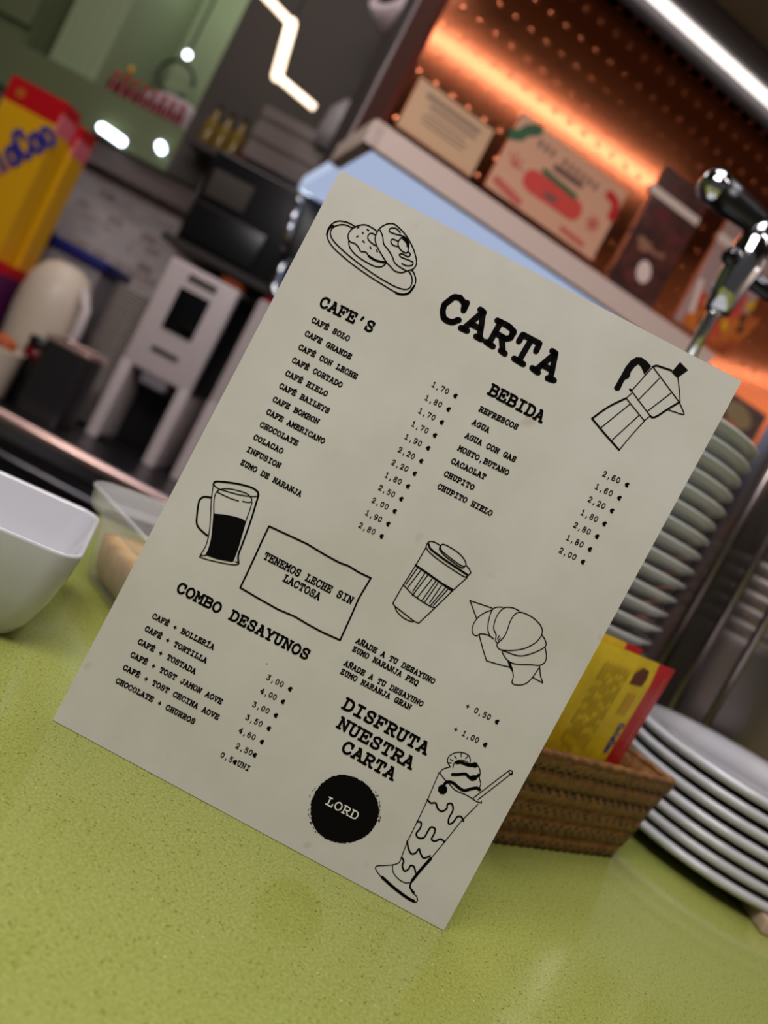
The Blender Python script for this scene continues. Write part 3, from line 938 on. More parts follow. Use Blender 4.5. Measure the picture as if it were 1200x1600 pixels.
# ================================================================== THINGS ON THE COUNTER
# square white bowl
b_yaw = R(17)
bowl = empty('square_bowl', (-0.1995, 0.463, ZT), (0, 0, b_yaw), 'empty square white ceramic bowl on the green counter, left of the menu', 'bowl')
loops = []
for h, z, r in ((.036, 0, .010), (.040, .0, .010), (.042, .002, .012), (.0475, .012, .012), (.0525, .028, .013), (.0558, .045, .014), (.0575, .059, .015),
                (.0575, .0605, .015), (.0565, .061, .014), (.0550, .0605, .0135), (.0545, .059, .013), (.0505, .042, .012), (.0465, .026, .012), (.042, .014, .013), (.034, .009, .012), (.012, .008, .006)):
    loops.append(rrect(0, 0, h, h, r, z, 6))
MB().loft(loops, 0, True, True, True).build('bowl_body', M['ceramic'], bowl)

# clear tub with tan contents
tub_c = (-0.108, 0.602)
tub = empty('plastic_tub', (tub_c[0], tub_c[1], ZT), (0, 0, R(43)), 'open clear plastic tub behind the white square bowl', 'tub')
loops = []
for h, z, r in ((.036, 0.0005, .02), (.044, .0005, .022), (.048, .004, .024), (.0550, .049, .024),
                (.0538, .049, .0235), (.0465, .006, .022), (.042, .003, .021), (.030, .003, .018)):
    loops.append(rrect(0, 0, h * 1.1, h * 1.1, r, z, 6))
MB().loft(loops, 0, True, True, True).build('tub_body', M['clear'], tub)
loops = []
for h, z, r in ((.0551, .0475, .024), (.0600, .0500, .024), (.0622, .0535, .024), (.0628, .0620, .024), (.0640, .0632, .024), (.0640, .0650, .024), (.0622, .0662, .023), (.0604, .0652, .022),
                (.0598, .0545, .022), (.0585, .0525, .022), (.0545, .0500, .022), (.0540, .0475, .022)):
    loops.append(rrect(0, 0, h * 1.1, h * 1.1, r, z, 6))
loops.append(loops[0])
MB().loft(loops, 0, False, False, True).build('rim', M['frost'], tub)
loops = []
rng = random.Random(5)
for h, z, r in ((.028, .0035, .015), (.040, .0038, .018), (.0445, .010, .02), (.0470, .024, .02), (.0475, .032, .018), (.040, .036, .015), (.025, .039, .012), (.008, .039, .005)):
    L = rrect(0, 0, h * 1.1, h * 1.1, r, z * 1.0, 6)
    loops.append([(x + rng.uniform(-.0012, .0004) * (1 if x > 0 else -1), y + rng.uniform(-.0012, .0004) * (1 if y > 0 else -1), zz + (rng.uniform(-.0025, .0025) if .028 < z else 0)) for x, y, zz in L])
o = MB().loft(loops, 0, True, True, True).build('snack_mix', M['tan'], None, (tub_c[0], tub_c[1], ZT))
o.rotation_euler = (0, 0, R(43))
tag(o, 'pale tan food filling the lower half of the clear plastic tub', 'food', kind='stuff')

# wicker basket
ba = R(38.5)
A = np.array([math.cos(ba), math.sin(ba), 0])
Bv = np.array([-A[1], A[0], 0])
corner = np.array([0.264, 0.592, ZT])
HX, HY, BHT = 0.075, 0.040, 0.0705
bc = corner - A * HX + Bv * HY
basket = empty('wicker_basket', tuple(bc), (0, 0, ba), 'small brown wicker basket holding sachets, on the counter right of the menu', 'basket')
mb = MB()
NP, NR = 168, 30


def perim(hx, hy, n):
    L = 2 * (2 * hx + 2 * hy)
    pts = []
    for i in range(n):
        d = L * i / n
        if d < 2 * hx:
            pts.append((-hx + d, -hy, 0, -1))
        elif d < 2 * hx + 2 * hy:
            pts.append((hx, -hy + d - 2 * hx, 1, 0))
        elif d < 4 * hx + 2 * hy:
            pts.append((hx - (d - 2 * hx - 2 * hy), hy, 0, 1))
        else:
            pts.append((-hx, hy - (d - 4 * hx - 2 * hy), -1, 0))
    return pts


loops = []
for j in range(NR + 1):
    f = j / NR
    e = 0.009 * f
    L = []
    row = int(j // 5)
    for i, (x, y, nx, ny) in enumerate(perim(HX + e, HY + e, NP)):
        if j % 5 == 0:
            d = 0.0010 if i % 3 == 0 else -0.0012
        else:
            d = 0.0004 * math.sin(i * 0.9 + row * 2.1) + 0.0009 * math.sin((j % 5) / 5 * math.pi)
        L.append((x + nx * d, y + ny * d, BHT * f))
    loops.append(L)
for j in range(6, -1, -1):
    f = j / 6
    e = 0.009 * f - 0.003
    loops.append([(x, y, max(BHT * f, .003)) for (x, y, nx, ny) in perim(HX + e, HY + e, NP)])
mb.loft(loops, 0, True, True, True)
for j in range(NR):                          # darker lacing strands, slanting across two rows out of five
    if j % 6 in (0, 1, 2):
        for i in range(NP):
            if (i + (1 if j % 6 == 1 else 0)) % 3 == 0:
                mb.mi[j * NP + i] = 1
mb.build('basket_body', [M['wicker'], M['strand']], basket)
pts = [(x, y, BHT + .0005 * math.sin(i * 1.3)) for i, (x, y, nx, ny) in enumerate(perim(HX + .0078, HY + .0078, NP))]
MB().tube(pts + pts[:1], 0.0026, 0, 8, False).build('rim', M['wicker'], basket)


# sachets in the basket
def sachet(dy, r_px, ztop, wdt, hgt, lean, label, name='cocoa_sachet', detail=True):
    pp = bc + Bv * dy
    q = pl(*r_px, pp, Bv)
    sr = float((q - bc) @ A)
    base = bc + A * (sr - wdt / 2) + Bv * dy
    s = empty(name, (base[0], base[1], ztop - hgt), (lean, 0, ba), label, 'sachet', 'cocoa sachets in the wicker basket')
    hw = wdt / 2
    mb = MB()
    nx_, nz_ = 16, 12

    def thick(u, v):
        return 0.0007 + 0.0022 * min(1, 6 * min(u, 1 - u)) * min(1, 6 * min(v, 1 - v))
    for sd in (-1, 1):
        vv = [(-hw + wdt * i / nx_, sd * thick(i / nx_, j / nz_), hgt * j / nz_) for j in range(nz_ + 1) for i in range(nx_ + 1)]
        ff, mm = [], []
        for j in range(nz_):
            for i in range(nx_):
                a = j * (nx_ + 1) + i
                ff.append((a, a + 1, a + nx_ + 2, a + nx_ + 1))
        for f_ in ff:
            pass
        k = len(mb.v)
        mb.v += vv
        for n_, f_ in enumerate(ff):
            i = n_ % nx_
            mb.f.append(tuple(k + c for c in (f_ if sd < 0 else f_[::-1])))
            mb.mi.append(1 if i >= nx_ - 3 else 0)
            mb.sm.append(True)
    mb.build('foil_pouch', [M['yellow2'], M['red']], s, fix=False)
    if detail:
        ink = Ink(lambda u, v: (u, -0.0032, v))
        rg = random.Random(11)
        xr = hw - wdt * 3 / nx_                   # left edge of the red band
        cup = Ink(lambda u, v: (u, -0.0032, v))
        cup.fill([(xr - .024, hgt - .020), (xr - .009, hgt - .019), (xr - .008, hgt - .0135), (xr - .010, hgt - .007), (xr - .019, hgt - .0065), (xr - .024, hgt - .012)], 0)
        cup.build('cup_picture', M['brown'], s)
        for c in range(7):                        # narrow columns of small print
            x = xr - .030 - c * .0046
            z = hgt - .010
            while z > hgt - .072:
                L = rg.uniform(.006, .016)
                ink.stroke([(x, z), (x, z - L)], .0007, 0, False)
                ink.stroke([(x - .0019, z - .002), (x - .0019, z - L + .001)], .0007, 0, False)
                z -= L + rg.uniform(.001, .003)
        for c in range(3):
            ink.stroke([(xr - .010 - c * .004, hgt - .026), (xr - .010 - c * .004, hgt - .043)], .0013, 2 if c < 2 else 0, False)
        lt = Ink(lambda u, v: (u, -0.0032, v), 1e-6)
        write(lt, 'ColaCao', (xr - .0052, hgt - .050), (xr - .0052, hgt - .070), .0058, .2, .9)
        lt.build('brand_lettering', M['navy_ink'], s)
        lt = Ink(lambda u, v: (u, -0.0032, v), 1e-6)
        write(lt, 'ColaCao', (xr - .086, hgt - .024), (xr - .086, hgt - .060), .008, .2, .9)
        lt.build('brand_lettering', M['red'], s)
        ink.build('printed_label', [M['ochre_ink'], M['brown'], M['faded_red'], M['navy_ink']], s)
        ink = Ink(lambda u, v: (u, -0.0033, v))
        for z in range(14):
            ink.stroke([(hw - .010, hgt - .008 - z * .0042), (hw - .010, hgt - .0105 - z * .0042)], .002, 0, False)
        ink.build('band_print', M['faded_red'], s)
    return s


zt1 = float(pl(1050, 1044, bc + Bv * -0.022, Bv)[2])
sachet(-0.022, (1050, 1044), zt1, 0.118, 0.095, R(1.5), 'yellow foil cocoa sachet with red side band, frontmost in the basket')
s2 = sachet(-0.008, (1003, 1024), float(pl(1003, 1024, bc + Bv * -0.008, Bv)[2]) + .004, 0.118, 0.105, R(-1), 'cocoa sachet half hidden behind the frontmost one, red corner showing', detail=False)
rng = random.Random(2)
pw = bc + A * 0.064 + Bv * 0.004
mb = MB()
L0 = []
for k in range(7):
    a = k / 6
    L0.append([(.014 * math.cos(2 * math.pi * i / 9) * (1 - .25 * a) + rng.uniform(-.002, .002), .009 * math.sin(2 * math.pi * i / 9) + rng.uniform(-.002, .002), .045 + .028 * a - .014) for i in range(9)])
mb.loft(L0, 0, True, True, False)
o = mb.build('wrapped_packet', mat('shiny_white_wrapper', (214, 210, 214), 0.15, spec=0.8), None, (pw[0], pw[1], ZT + .002))
o.rotation_euler = (0, 0, ba)
tag(o, 'crumpled shiny white wrapper poking out beside the red sachet band', 'wrapper')


# plates
def lathe_obj(name, prof, m, seg=64, parent=None):
    return MB().lathe(prof, (0, 0, 0), seg, 0).build(name, m, parent)


prof = [(0.002, .003), (.042, .003), (.044, 0), (.050, 0), (.052, .003), (.070, .0062), (.090, .0092), (.1045, .0117), (.1082, .0138), (.1090, .0165), (.1078, .0188), (.104, .0192), (.088, .0178), (.068, .0150), (.054, .0116), (.002, .0115)]
plate0 = lathe_obj('dinner_plate', prof, M['ceramic'], 96)
names = ['topmost', 'second from top', 'third from top', 'middle', 'third from bottom', 'second from bottom', 'bottom']
for k in range(7):
    o = plate0 if k == 0 else plate0.copy()
    if k:
        COL.objects.link(o)
    i = 6 - k
    o.location = (.385 + rng.uniform(-.0012, .0012), .715 + rng.uniform(-.0012, .0012), ZT + .0115 * k)
    o.rotation_euler = (0, 0, rng.uniform(0, 6))
    tag(o, 'large white plate, %s of the short stack right of the basket' % names[i], 'plate', 'stack of large white plates')
prof = [(0.002, .004), (.052, .004), (.054, 0), (.060, 0), (.062, .004), (.085, .0095), (.103, .0175), (.1095, .0215), (.1105, .0235), (.1095, .0248), (.106, .0238), (.085, .0175), (.060, .0147), (.002, .0147)]
s0 = lathe_obj('side_plate', prof, M['stoneware'], 80)
ordn = ['topmost', 'second', 'third', 'fourth', 'fifth', 'sixth', 'seventh', 'eighth', 'ninth', 'tenth', 'eleventh', 'twelfth', 'thirteenth', 'fourteenth', 'fifteenth', 'sixteenth', 'seventeenth', 'eighteenth', 'nineteenth', 'twentieth', 'twenty-first', 'twenty-second', 'twenty-third']
NS = 22
for k in range(NS):
    o = s0 if k == 0 else s0.copy()
    if k:
        COL.objects.link(o)
    o.location = (.168 + rng.uniform(-.0015, .0015), .79 + rng.uniform(-.0015, .0015), ZT + .0147 * k)
    o.rotation_euler = (0, 0, rng.uniform(0, 6))
    i = NS - 1 - k
    tag(o, ('white side plate, %s in the tall stack behind the menu' % ordn[i]) if i == 0 else 'white side plate, %s from the top of the tall stack behind the menu' % ordn[i], 'plate', 'tall stack of white side plates')
o = MB().box((.389, .598, ZT), (.45, .64, ZT + .012), bev=.002).build('wooden_block', M['beige'])
tag(o, 'small beige block lying at the foot of the large plates', 'block')

# beer tower with tap
tw = empty('beer_tower', (.434, .95, ZT), (0, 0, 0), 'polished steel beer tower with a black handled tap, behind the plates', 'beer tap')
prof = [(.02, 0), (.105, 0), (.105, .012), (.095, .018)]
z = .018
while z < .17:
    prof.append((.095, z))
    z += .03
for k in range(6):
    zz = .18 + k * .016
    prof += [(.095, zz), (.0943, zz + .002), (.0943, zz + .004), (.095, zz + .006)]
prof += [(.095, .30), (.095, .56), (.09, .59), (.06, .61), (.002, .615)]
MB().lathe(prof, (0, 0, 0), 72).build('column', M['tower_steel'], tw)
mb = MB()
for k in range(3):                            # vertical pipe seams on the column
    a = R(205 + 22 * k)
    mb.tube([(.0975 * math.cos(a), .0975 * math.sin(a), .02), (.0975 * math.cos(a), .0975 * math.sin(a), .55)], .0045, 0, 10)
mb.build('column_rod', M['tower_steel'], tw)
L = lambda px, py: np.array(at(px, py, .85)) - np.array([.434, .95, ZT])
arm = L(1165, 432)
MB().tube([tuple(arm), tuple(arm + np.array([.06, .02, .002])), (-.09, -.03, arm[2])], .0085, 0, 14).build('tap_arm', M['black_gloss'], tw)
p1, p2, p3, p4 = L(1192, 352), L(1162, 412), L(1140, 448), L(1120, 487)
MB().tube([tuple(p1 + (p1 - p2) * .1), tuple(p1), tuple((p1 + p2) / 2), tuple(p2), tuple(p3), tuple(p4)], [.007, .0125, .017, .0195, .0165, .0125], 0, 20).build('tap_body', M['chrome'], tw)
MB().sphere(tuple(p2 + np.array([-.017, -.012, -.004])), .0095, 0, 16).build('tap_knob', M['black_gloss'], tw)
p5, p6 = L(1112, 492), L(1060, 592)
MB().tube([tuple(p4), tuple(p5), tuple(p6)], [.0075, .0062, .0058], 0, 14).build('spout', M['chrome'], tw)
h0, h1 = L(1194, 356), L(1125, 300)
hd = MB().tube([tuple(h0), tuple(h0 * .7 + h1 * .3), tuple(h0 * .3 + h1 * .7), tuple(h1)], [.0125, .0135, .0155, .0165], 0, 20).build('tap_handle', M['black'], tw)
MB().sphere(tuple(L(1117, 293)), .0172, 0, 24).build('handle_cap', M['chrome'], hd)

# ================================================================== BACK BAR
bb = empty('back_bar', (-0.95, 2.15, 0), (0, 0, 0), 'stainless steel back bar worktop with a bright rolled front edge', 'worktop')
MB().box((-1.25, -.35, .93), (1.2, .35, .955)).build('worktop', M['dark_steel'], bb)
MB().tube([(-1.25, -.352, .945), (1.2, -.352, .945)], .0125, 0, 20).build('front_edge', M['copper_reflection_steel'], bb)  # pink sheen from the copper painted onto the steel edge
MB().box((-1.25, -.358, .905), (1.2, -.35, .934)).build('edge_band', M['steel'], bb)
MB().box((-1.25, -.33, 0), (1.2, .35, .93)).build('cabinet', M['dark_steel'], bb)
MB().tube([(-1.2, -.355, .868), (1.1, -.355, .868)], .009, 0, 12).box((-1.15, -.355, .862), (-1.13, -.325, .874)).box((1.0, -.355, .862), (1.02, -.325, .874)).build('rail', M['dark_steel'], bb)
ZB0 = .955


def wht_machine(x0, x1, y0, z1, label, screen=True):
    t = empty('countertop_appliance', ((x0 + x1) / 2, y0 + .13, ZB0), (0, 0, 0), label, 'appliance', 'white machines on the back bar')
    h = z1 - ZB0
    hw = (x1 - x0) / 2
    mb = MB().box((-hw, -.13, h * .42), (hw, .13, h), bev=.008)
    mb.build('housing', M['white'], t)
    MB().box((hw - .002, -.118, h * .42), (hw + .003, .13, h * .985)).build('side_panel', M['black'], t)['label'] = 'black side panel'
    for s in (-1, 1):
        m2 = MB()
        a, b = (-hw, -hw + .03) if s < 0 else (hw - .03, hw)
        m2.box((a, -.13, 0), (b, .12, h * .44), bev=.004).build('leg', M['white'], t)
    MB().box((-hw + .03, .0, .0), (hw - .03, .12, h * .42)).build('back_plate', M['black'], t)
    if screen:
        MB().box((-hw * .42, -.134, h * .66), (hw * .44, -.129, h * .885), bev=.002).build('screen', M['black_gloss'], t)
        MB().box((-hw * .35, -.133, h * .93), (hw * .45, -.129, h * .96)).build('slot', M['dark'], t)
        MB().box((-hw * .4, -.133, h * .535), (hw * .35, -.129, h * .56)).build('slot', M['dark'], t)
        MB().box((-.035, -.125, h * .36), (.035, -.02, h * .43), bev=.006).build('spout', M['grey'], t)
    else:
        MB().box((-hw * .9, -.12, h), (hw * .5, .0, h + .012), bev=.004).build('lid', M['red'], t)
    MB().box((-hw + .03, -.12, 0), (hw - .03, .0, .012)).build('drip_tray', M['black'], t)
    return t


wht_machine(-.752, -.562, 2.05, 1.443, 'white appliance with a black screen standing on two legs, on the back bar')
wht_machine(-.515, -.38, 2.06, 1.452, 'white machine with a red lid, half hidden behind the menu edge', False)

# stack of saucers on the back bar
prof = [(.002, .003), (.033, .003), (.034, 0), (.038, 0), (.04, .003), (.06, .0065), (.073, .0105), (.0755, .0125), (.0745, .0142), (.06, .0108), (.04, .0108), (.002, .0108)]
q0 = lathe_obj('coffee_saucer', prof, M['ceramic_back'], 40)
for k in range(34):
    o = q0 if k == 0 else q0.copy()
    if k:
        COL.objects.link(o)
    o.location = (-.83 + rng.uniform(-.001, .001), 2.22 + rng.uniform(-.001, .001), ZB0 + .0108 * k)
    tag(o, 'small saucer in the tall even stack left of the white screened appliance', 'saucer', 'saucer stack on the back bar')

# round cream jar, pale box with blue lid, steel canister, small tub, cartons
t = empty('storage_jar', (-.975, 2.08, ZB0), (0, 0, 0), 'big rounded cream jar beside the saucer stack on the back bar', 'jar')
MB().lathe([(.002, 0), (.06, 0), (.068, .01), (.072, .06), (.08, .13), (.085, .20), (.084, .25), (.076, .30), (.055, .335), (.03, .35), (.002, .352)], (0, 0, 0), 48).build('jar_body', M['cream'], t)
MB().tube([(.066, -.03, .12), (.094, -.045, .15), (.104, -.045, .21), (.100, -.045, .27), (.066, -.03, .31)], .013, 0, 12).build('handle', M['white'], t)
t = empty('storage_box', (-1.09, 2.33, ZB0), (0, 0, 0), 'pale grey box with navy blue lid against the brick wall', 'box')
MB().box((-.12, -.09, 0), (.12, .09, .375), bev=.01).build('box_body', M['grey'], t)
MB().box((-.128, -.098, .375), (.128, .098, .405), bev=.006).build('lid', M['blue'], t)
t = empty('steel_canister', (-.807, 1.93, ZB0), (0, 0, 0), 'square stainless steel canister at the front of the back bar', 'canister')
mb = MB()
loops = [rrect(0, 0, h, h, .01, z, 4) for h, z in ((.05, 0), (.053, .002), (.053, .182), (.055, .184), (.055, .19), (.05, .19), (.05, .01), (.02, .01))]
mb.loft(loops, 0, True, True, False).build('canister_body', M['dark_steel'], t)
loops = [rrect(0, 0, h, h, .01, z, 4) for h, z in ((.0562, .180), (.0568, .182), (.0568, .190), (.0562, .1915), (.0552, .1915), (.0552, .180))]
MB().loft(loops, 0, False, False, True).build('rim', M['copper_reflection_steel'], t)  # pink highlight along the canister's top edge, painted in as a rim
t = empty('sugar_tub', (-.965, 1.9, ZB0), (0, 0, 0), 'low white tub in front of the cream jar', 'tub')
MB().lathe([(.002, 0), (.055, 0), (.06, .006), (.064, .11), (.066, .115), (.063, .115), (.058, .01), (.002, .01)], (0, 0, 0), 40).build('tub_body', M['cream'], t)
o = MB().sphere((0, 0, 0), .03, 0, 18, (1.1, 1, .75)).build('bread_roll', M['orange'], None, (-.955, 1.9, ZB0 + .118))
tag(o, 'small orange brown roll in the low white tub', 'bread')
t = empty('coffee_cup', (-.905, 1.965, ZB0), (0, 0, 0), 'black cup with a red band between jar and steel canister', 'cup')
MB().lathe([(.002, 0), (.024, 0), (.028, .15), (.03, .165), (.026, .165), (.022, .01), (.002, .01)], (0, 0, 0), 32).build('cup_body', M['black'], t)
MB().lathe([(.0272, .11), (.0285, .11), (.0292, .138), (.0278, .138)], (0, 0, 0), 32, 0, True).build('sleeve', M['red_dark'], t)

t = empty('tea_carton', (-1.19, 2.1, ZB0), (0, 0, 0), 'purple carton with red top at the left end of the back bar', 'carton')
MB().box((-.115, -.1, 0), (.115, .1, .255)).box((-.115, -.1, .255), (.115, .1, .28), 1).box((-.10, -.101, .06), (.05, -.1, .12), 2).build('carton_body', [M['purple'], M['red'], M['blue']], t)


def cocoa(x, y, z0, h, label, text=True):
    t = empty('cocoa_carton', (x, y, z0), (0, 0, 0), label, 'carton', 'yellow cocoa cartons')
    w, d = .15, .075
    MB().box((-w / 2, -d / 2, 0), (w / 2, d / 2, h - .06)).box((-w / 2, -d / 2, h - .06), (w / 2, d / 2, h), 1).box((w / 2 - .004, -d / 2 - .0004, 0), (w / 2 + .0004, d / 2, h - .06), 0).box((w / 2 - .006, -d / 2 - .0008, h - .075), (w / 2 + .0008, d / 2 + .0004, h - .03), 2).build('carton_body', [M['yellow'], M['red'], M['pink']], t)
    if text:
        ink = Ink(lambda u, v: (u, -d / 2 - .001, v), 4e-6)
        X = lambda wx, wz: (wx - x, wz - z0)
        lt = Ink(lambda u, v: (u, -d / 2 - .0022, v), 4e-6)
        write(lt, 'ColaCao', X(-1.244, 1.398), X(-1.131, 1.556), .064, .19, .84)
        lt.build('brand_lettering', M['navy_ink'], t)
        ink.stroke(smooth_pts([X(-1.235, 1.365), X(-1.20, 1.40), X(-1.165, 1.46), X(-1.14, 1.505)], 4), .007, 1)
        c = X(-1.205, 1.352)
        cup = Ink(lambda u, v: (u, -d / 2 - .001, v))
        cup.fill([(c[0] + .030 * math.cos(k * .3142), c[1] + .038 * math.sin(k * .3142)) for k in range(20)], 0)
        cup.build('cup_picture', M['brown'], t)
        emb = Ink(lambda u, v: (u, -d / 2 - .001, v))
        emb.fill([(X(-1.225, 1.6)[0] + .012 * math.cos(k * .628), X(-1.2, 1.61)[1] + .012 * math.sin(k * .628)) for k in range(10)], 0)
        emb.build('emblem', M['orange'], t)
        ink.build('printed_label', [M['navy_ink'], M['faded_red'], M['brown'], M['orange']], t)
    return t


cocoa(-1.185, 2.04, 1.236, .405, 'yellow cocoa carton with red top and blue lettering, at far left')
cocoa(-1.172, 2.125, 1.236, .385, 'second yellow cocoa carton standing directly behind the lettered one', False)

# black machine above
struct(MB().box((-.80, 2.06, 1.47), (-.38, 2.5, 1.488)), 'trim_7', M['dark'])
t = empty('coffee_machine', (-.6, 2.26, 1.488), (0, 0, 0), 'black coffee machine with a chrome lever, above the white screened appliance', 'coffee machine')
MB().box((-.19, -.15, 0), (.22, .12, .25), bev=.012).build('housing', M['black'], t)
MB().box((-.17, -.156, .13), (-.06, -.149, .20), bev=.002).build('display', M['olive'], t)
MB().box((-.18, -.158, .015), (.02, -.149, .11), bev=.003).build('door', M['black'], t)
lv = MB().tube([(.065, -.19, .20), (.072, -.195, .15), (.085, -.195, .09)], [.008, .008, .01], 0, 12).build('lever', M['chrome'], t)
MB().sphere((.06, -.19, .215), .012, 0, 16).tube([(.065, -.19, .20), (.065, -.14, .20)], .005, 0, 8).build('lever_knob', M['chrome'], lv)
MB().tube([(.10, -.15, .08), (.10, -.2, .06), (.105, -.21, .0), (.13, -.21, -.02), (.155, -.2, .0)], .008, 0, 12).build('steam_pipe', M['chrome'], t)
o = MB().sphere((0, 0, 0), .024, 0, 18, (1.5, 1, .6)).build('orange_bun', M['orange'], None, (-.60, 2.1, 1.456))
tag(o, 'small orange brown bun lying on top of the white screened appliance', 'bread')

# shelf bottles, ledge, hood
for k in range(8):
    t = empty('red_bottle', (-1.295 + k * .031, 2.50, 1.80), (0, 0, 0), 'small dark red bottle, %s in the row on the green shelf' % ['first from the left', 'second', 'third', 'fourth', 'fifth', 'sixth', 'seventh', 'last on the right'][k], 'bottle', 'red bottles on the green shelf')
    MB().lathe([(.002, 0), (.012, 0), (.013, .003), (.013, .045), (.006, .058), (.006, .066), (.002, .066)], (0, 0, 0), 16).build('bottle_body', M['red_dark'], t)
    MB().lathe([(.0065, .064), (.0075, .064), (.0075, .076), (.002, .077)], (0, 0, 0), 14).build('cap', M['red'], t)
t = empty('yellow_bottle', (-1.30, 2.57, 1.80), (0, 0, 0), 'ochre bottle at the left end of the red bottle row', 'bottle')
MB().lathe([(.002, 0), (.015, 0), (.015, .08), (.006, .095), (.006, .115), (.002, .115)], (0, 0, 0), 16).build('bottle_body', M['amber'], t)
MB().lathe([(.0065, .105), (.008, .105), (.008, .122), (.002, .122)], (0, 0, 0), 14).build('cap', M['yellow'], t)
mb = MB()
o = mb.sphere((0, 0, 0), .11, 0, 28, (1.0, .12, .55)).build('oval_platter', M['mauve'], None, (-1.165, 2.64, 1.865))
tag(o, 'pale oval platter standing behind the red bottles', 'platter')
t = empty('wire_ornament', (-1.27, 2.75, 1.80), (0, 0, 0), 'black curled metal ornament above the red bottles', 'ornament')
MB().tube([(-.12, 0, .0), (-.12, 0, .12), (-.10, 0, .16), (-.06, 0, .19), (-.10, 0, .23), (-.13, 0, .25)], .007, 0, 8).build('left_curl', M['black'], t)
MB().tube([tuple((.02 + .06 * math.cos(a), 0, .20 + .055 * math.sin(a))) for a in [k * .4 for k in range(15)]] + [(.06, 0, .12), (.07, 0, .0)], .006, 0, 8).build('right_curl', M['black'], t)
MB().box((-.14, -.02, 0), (.09, .02, .008)).build('base', M['black'], t)
struct(MB().box((-.95, 2.30, 1.752), (-.77, 2.42, 1.77)), 'trim_8', M['dark'])
for (x, h, m, lab) in ((-.925, .12, 'amber', 'leftmost amber bottle on the dark ledge'), (-.885, .115, 'amber', 'middle amber bottle on the dark ledge'), (-.845, .12, 'amber', 'amber bottle beside the dark red one on the ledge'), (-.80, .125, 'red_dark', 'dark red bottle on the dark ledge')):
    t = empty('liquor_bottle', (x, 2.36, 1.77), (0, 0, 0), lab, 'bottle', 'bottles on the dark ledge')
    MB().lathe([(.002, 0), (.017, 0), (.018, .004), (.018, h * .6), (.007, h * .75), (.007, h), (.002, h)], (0, 0, 0), 20).build('bottle_body', M[m], t)
    MB().lathe([(.0075, h * .92), (.0085, h * .92), (.0085, h + .004), (.002, h + .005)], (0, 0, 0), 14).build('cap', M['black'], t)
t = empty('extractor_hood', (-.665, 2.31, 1.77), (0, 0, 0), 'grey brown ribbed extractor hood above the black coffee machine', 'hood')
mb = MB()
for k in range(5):
    mb.box((-.10, -.10 + (.006 if k % 2 else 0), k * .028), (.10, .11, k * .028 + .028))
mb.build('hood_body', M['greybrown'], t)

# lamps at the left
t = empty('zigzag_lamp', (-.70, 1.9, 1.95), (0, 0, 0), 'zigzag warm white light tube hanging in front of the dark wall', 'lamp')
zz = [(-.235, .14), (-.088, .066), (.022, .058)]
mb = MB()
for a, b, r in (((-.24, .0, .135), (.014, .0, .052), .0085), ((.014, 0, .052), (.036, 0, -.062), .0125), ((.036, 0, -.062), (.142, 0, -.084), .0085)):
    mb.tube([a, b], r, 0, 10)
mb.sphere((.014, 0, .052), 0.0125, 0, 12).sphere((.036, 0, -.062), .0125, 0, 12)
mb.build('light_tube', M['led_warm'], t)
MB().tube([(.014, 0, .066), (.014, 0, .75)], .0015, 0, 6).tube([(-.24, 0, .145), (-.24, 0, .75)], .0015, 0, 6).build('cable', M['black'], t)
# wall lights in front of the green shelf
for (x, z, w, lab) in ((-1.187, 1.690, .034, 'long oval lit lamp on the front of the green shelf'), (-1.045, 1.722, .004, 'small round lit lamp on the front of the green shelf')):
    t = empty('shelf_lamp', (x, 2.42, z), (0, 0, 0), lab, 'lamp', 'lamps on the green shelf front')
    mb = MB()
    mb.tube([(-w, -.014, .004), (w, -.014, -.004)], .0125, 0, 14).sphere((-w, -.014, .004), .0125, 0, 14).sphere((w, -.014, -.004), .0125, 0, 14)
    mb.build('lens', M['led_cool'], t)
    MB().box((-w - .012, -.012, -.012), (w + .012, 0, .012)).build('base', M['grey'], t)
t = empty('spot_lamp', (-1.19, 2.62, 2.065), (0, 0, 0), 'bright little spotlight above the shelf niche', 'lamp')
MB().sphere((0, 0, -.02), .012, 0, 16).build('bulb', M['led_cool'], t)
MB().tube([(0, 0, -.012), (0, 0, .635)], .004, 0, 8).build('stem', M['black'], t)
point('niche_light', (-1.18, 2.62, 2.35), 1.3, (0.94, 1.0, 0.9), .04)
# grey spotlight head
t = empty('ceiling_spotlight', (-.528, 2.2, 2.243), (0, 0, 0), 'grey cylindrical ceiling spotlight near the copper wall', 'lamp')
MB().tube([(-.05, -.07, .02), (-.02, -.03, .0), (.04, .05, -.03)], [.062, .066, .05], 0, 28).build('lamp_head', M['mauve'], t)
MB().tube([(-.054, -.076, .022), (-.049, -.069, .0195)], [.036, .036], 0, 24).build('lens', M['black'], t)
MB().tube([(0, 0, .03), (0, 0, .44)], .008, 0, 10).build('stem', M['dark'], t)
o = MB().lathe([(.002, .15), (.03, .145), (.052, .11), (.058, .05), (.055, 0), (.05, 0), (.05, .05), (.002, .1)], (0, 0, 0), 36).build('lamp_shade', M['grey'], None, (-.565, 2.24, 1.875))
tag(o, 'rounded grey dome beside the end of the zigzag light tube', 'lamp shade')
t = empty('work_light', (-.555, 2.29, 1.752), (0, 0, 0), 'bright white lit lamp box at the left end under the copper bulkhead', 'lamp')
MB().box((-.05, -.02, 0), (.05, .02, .05), bev=.01).build('glowing_face', M['led_cool'], t)
MB().box((-.02, .02, .01), (.02, .06, .045)).build('bracket', M['grey'], t)


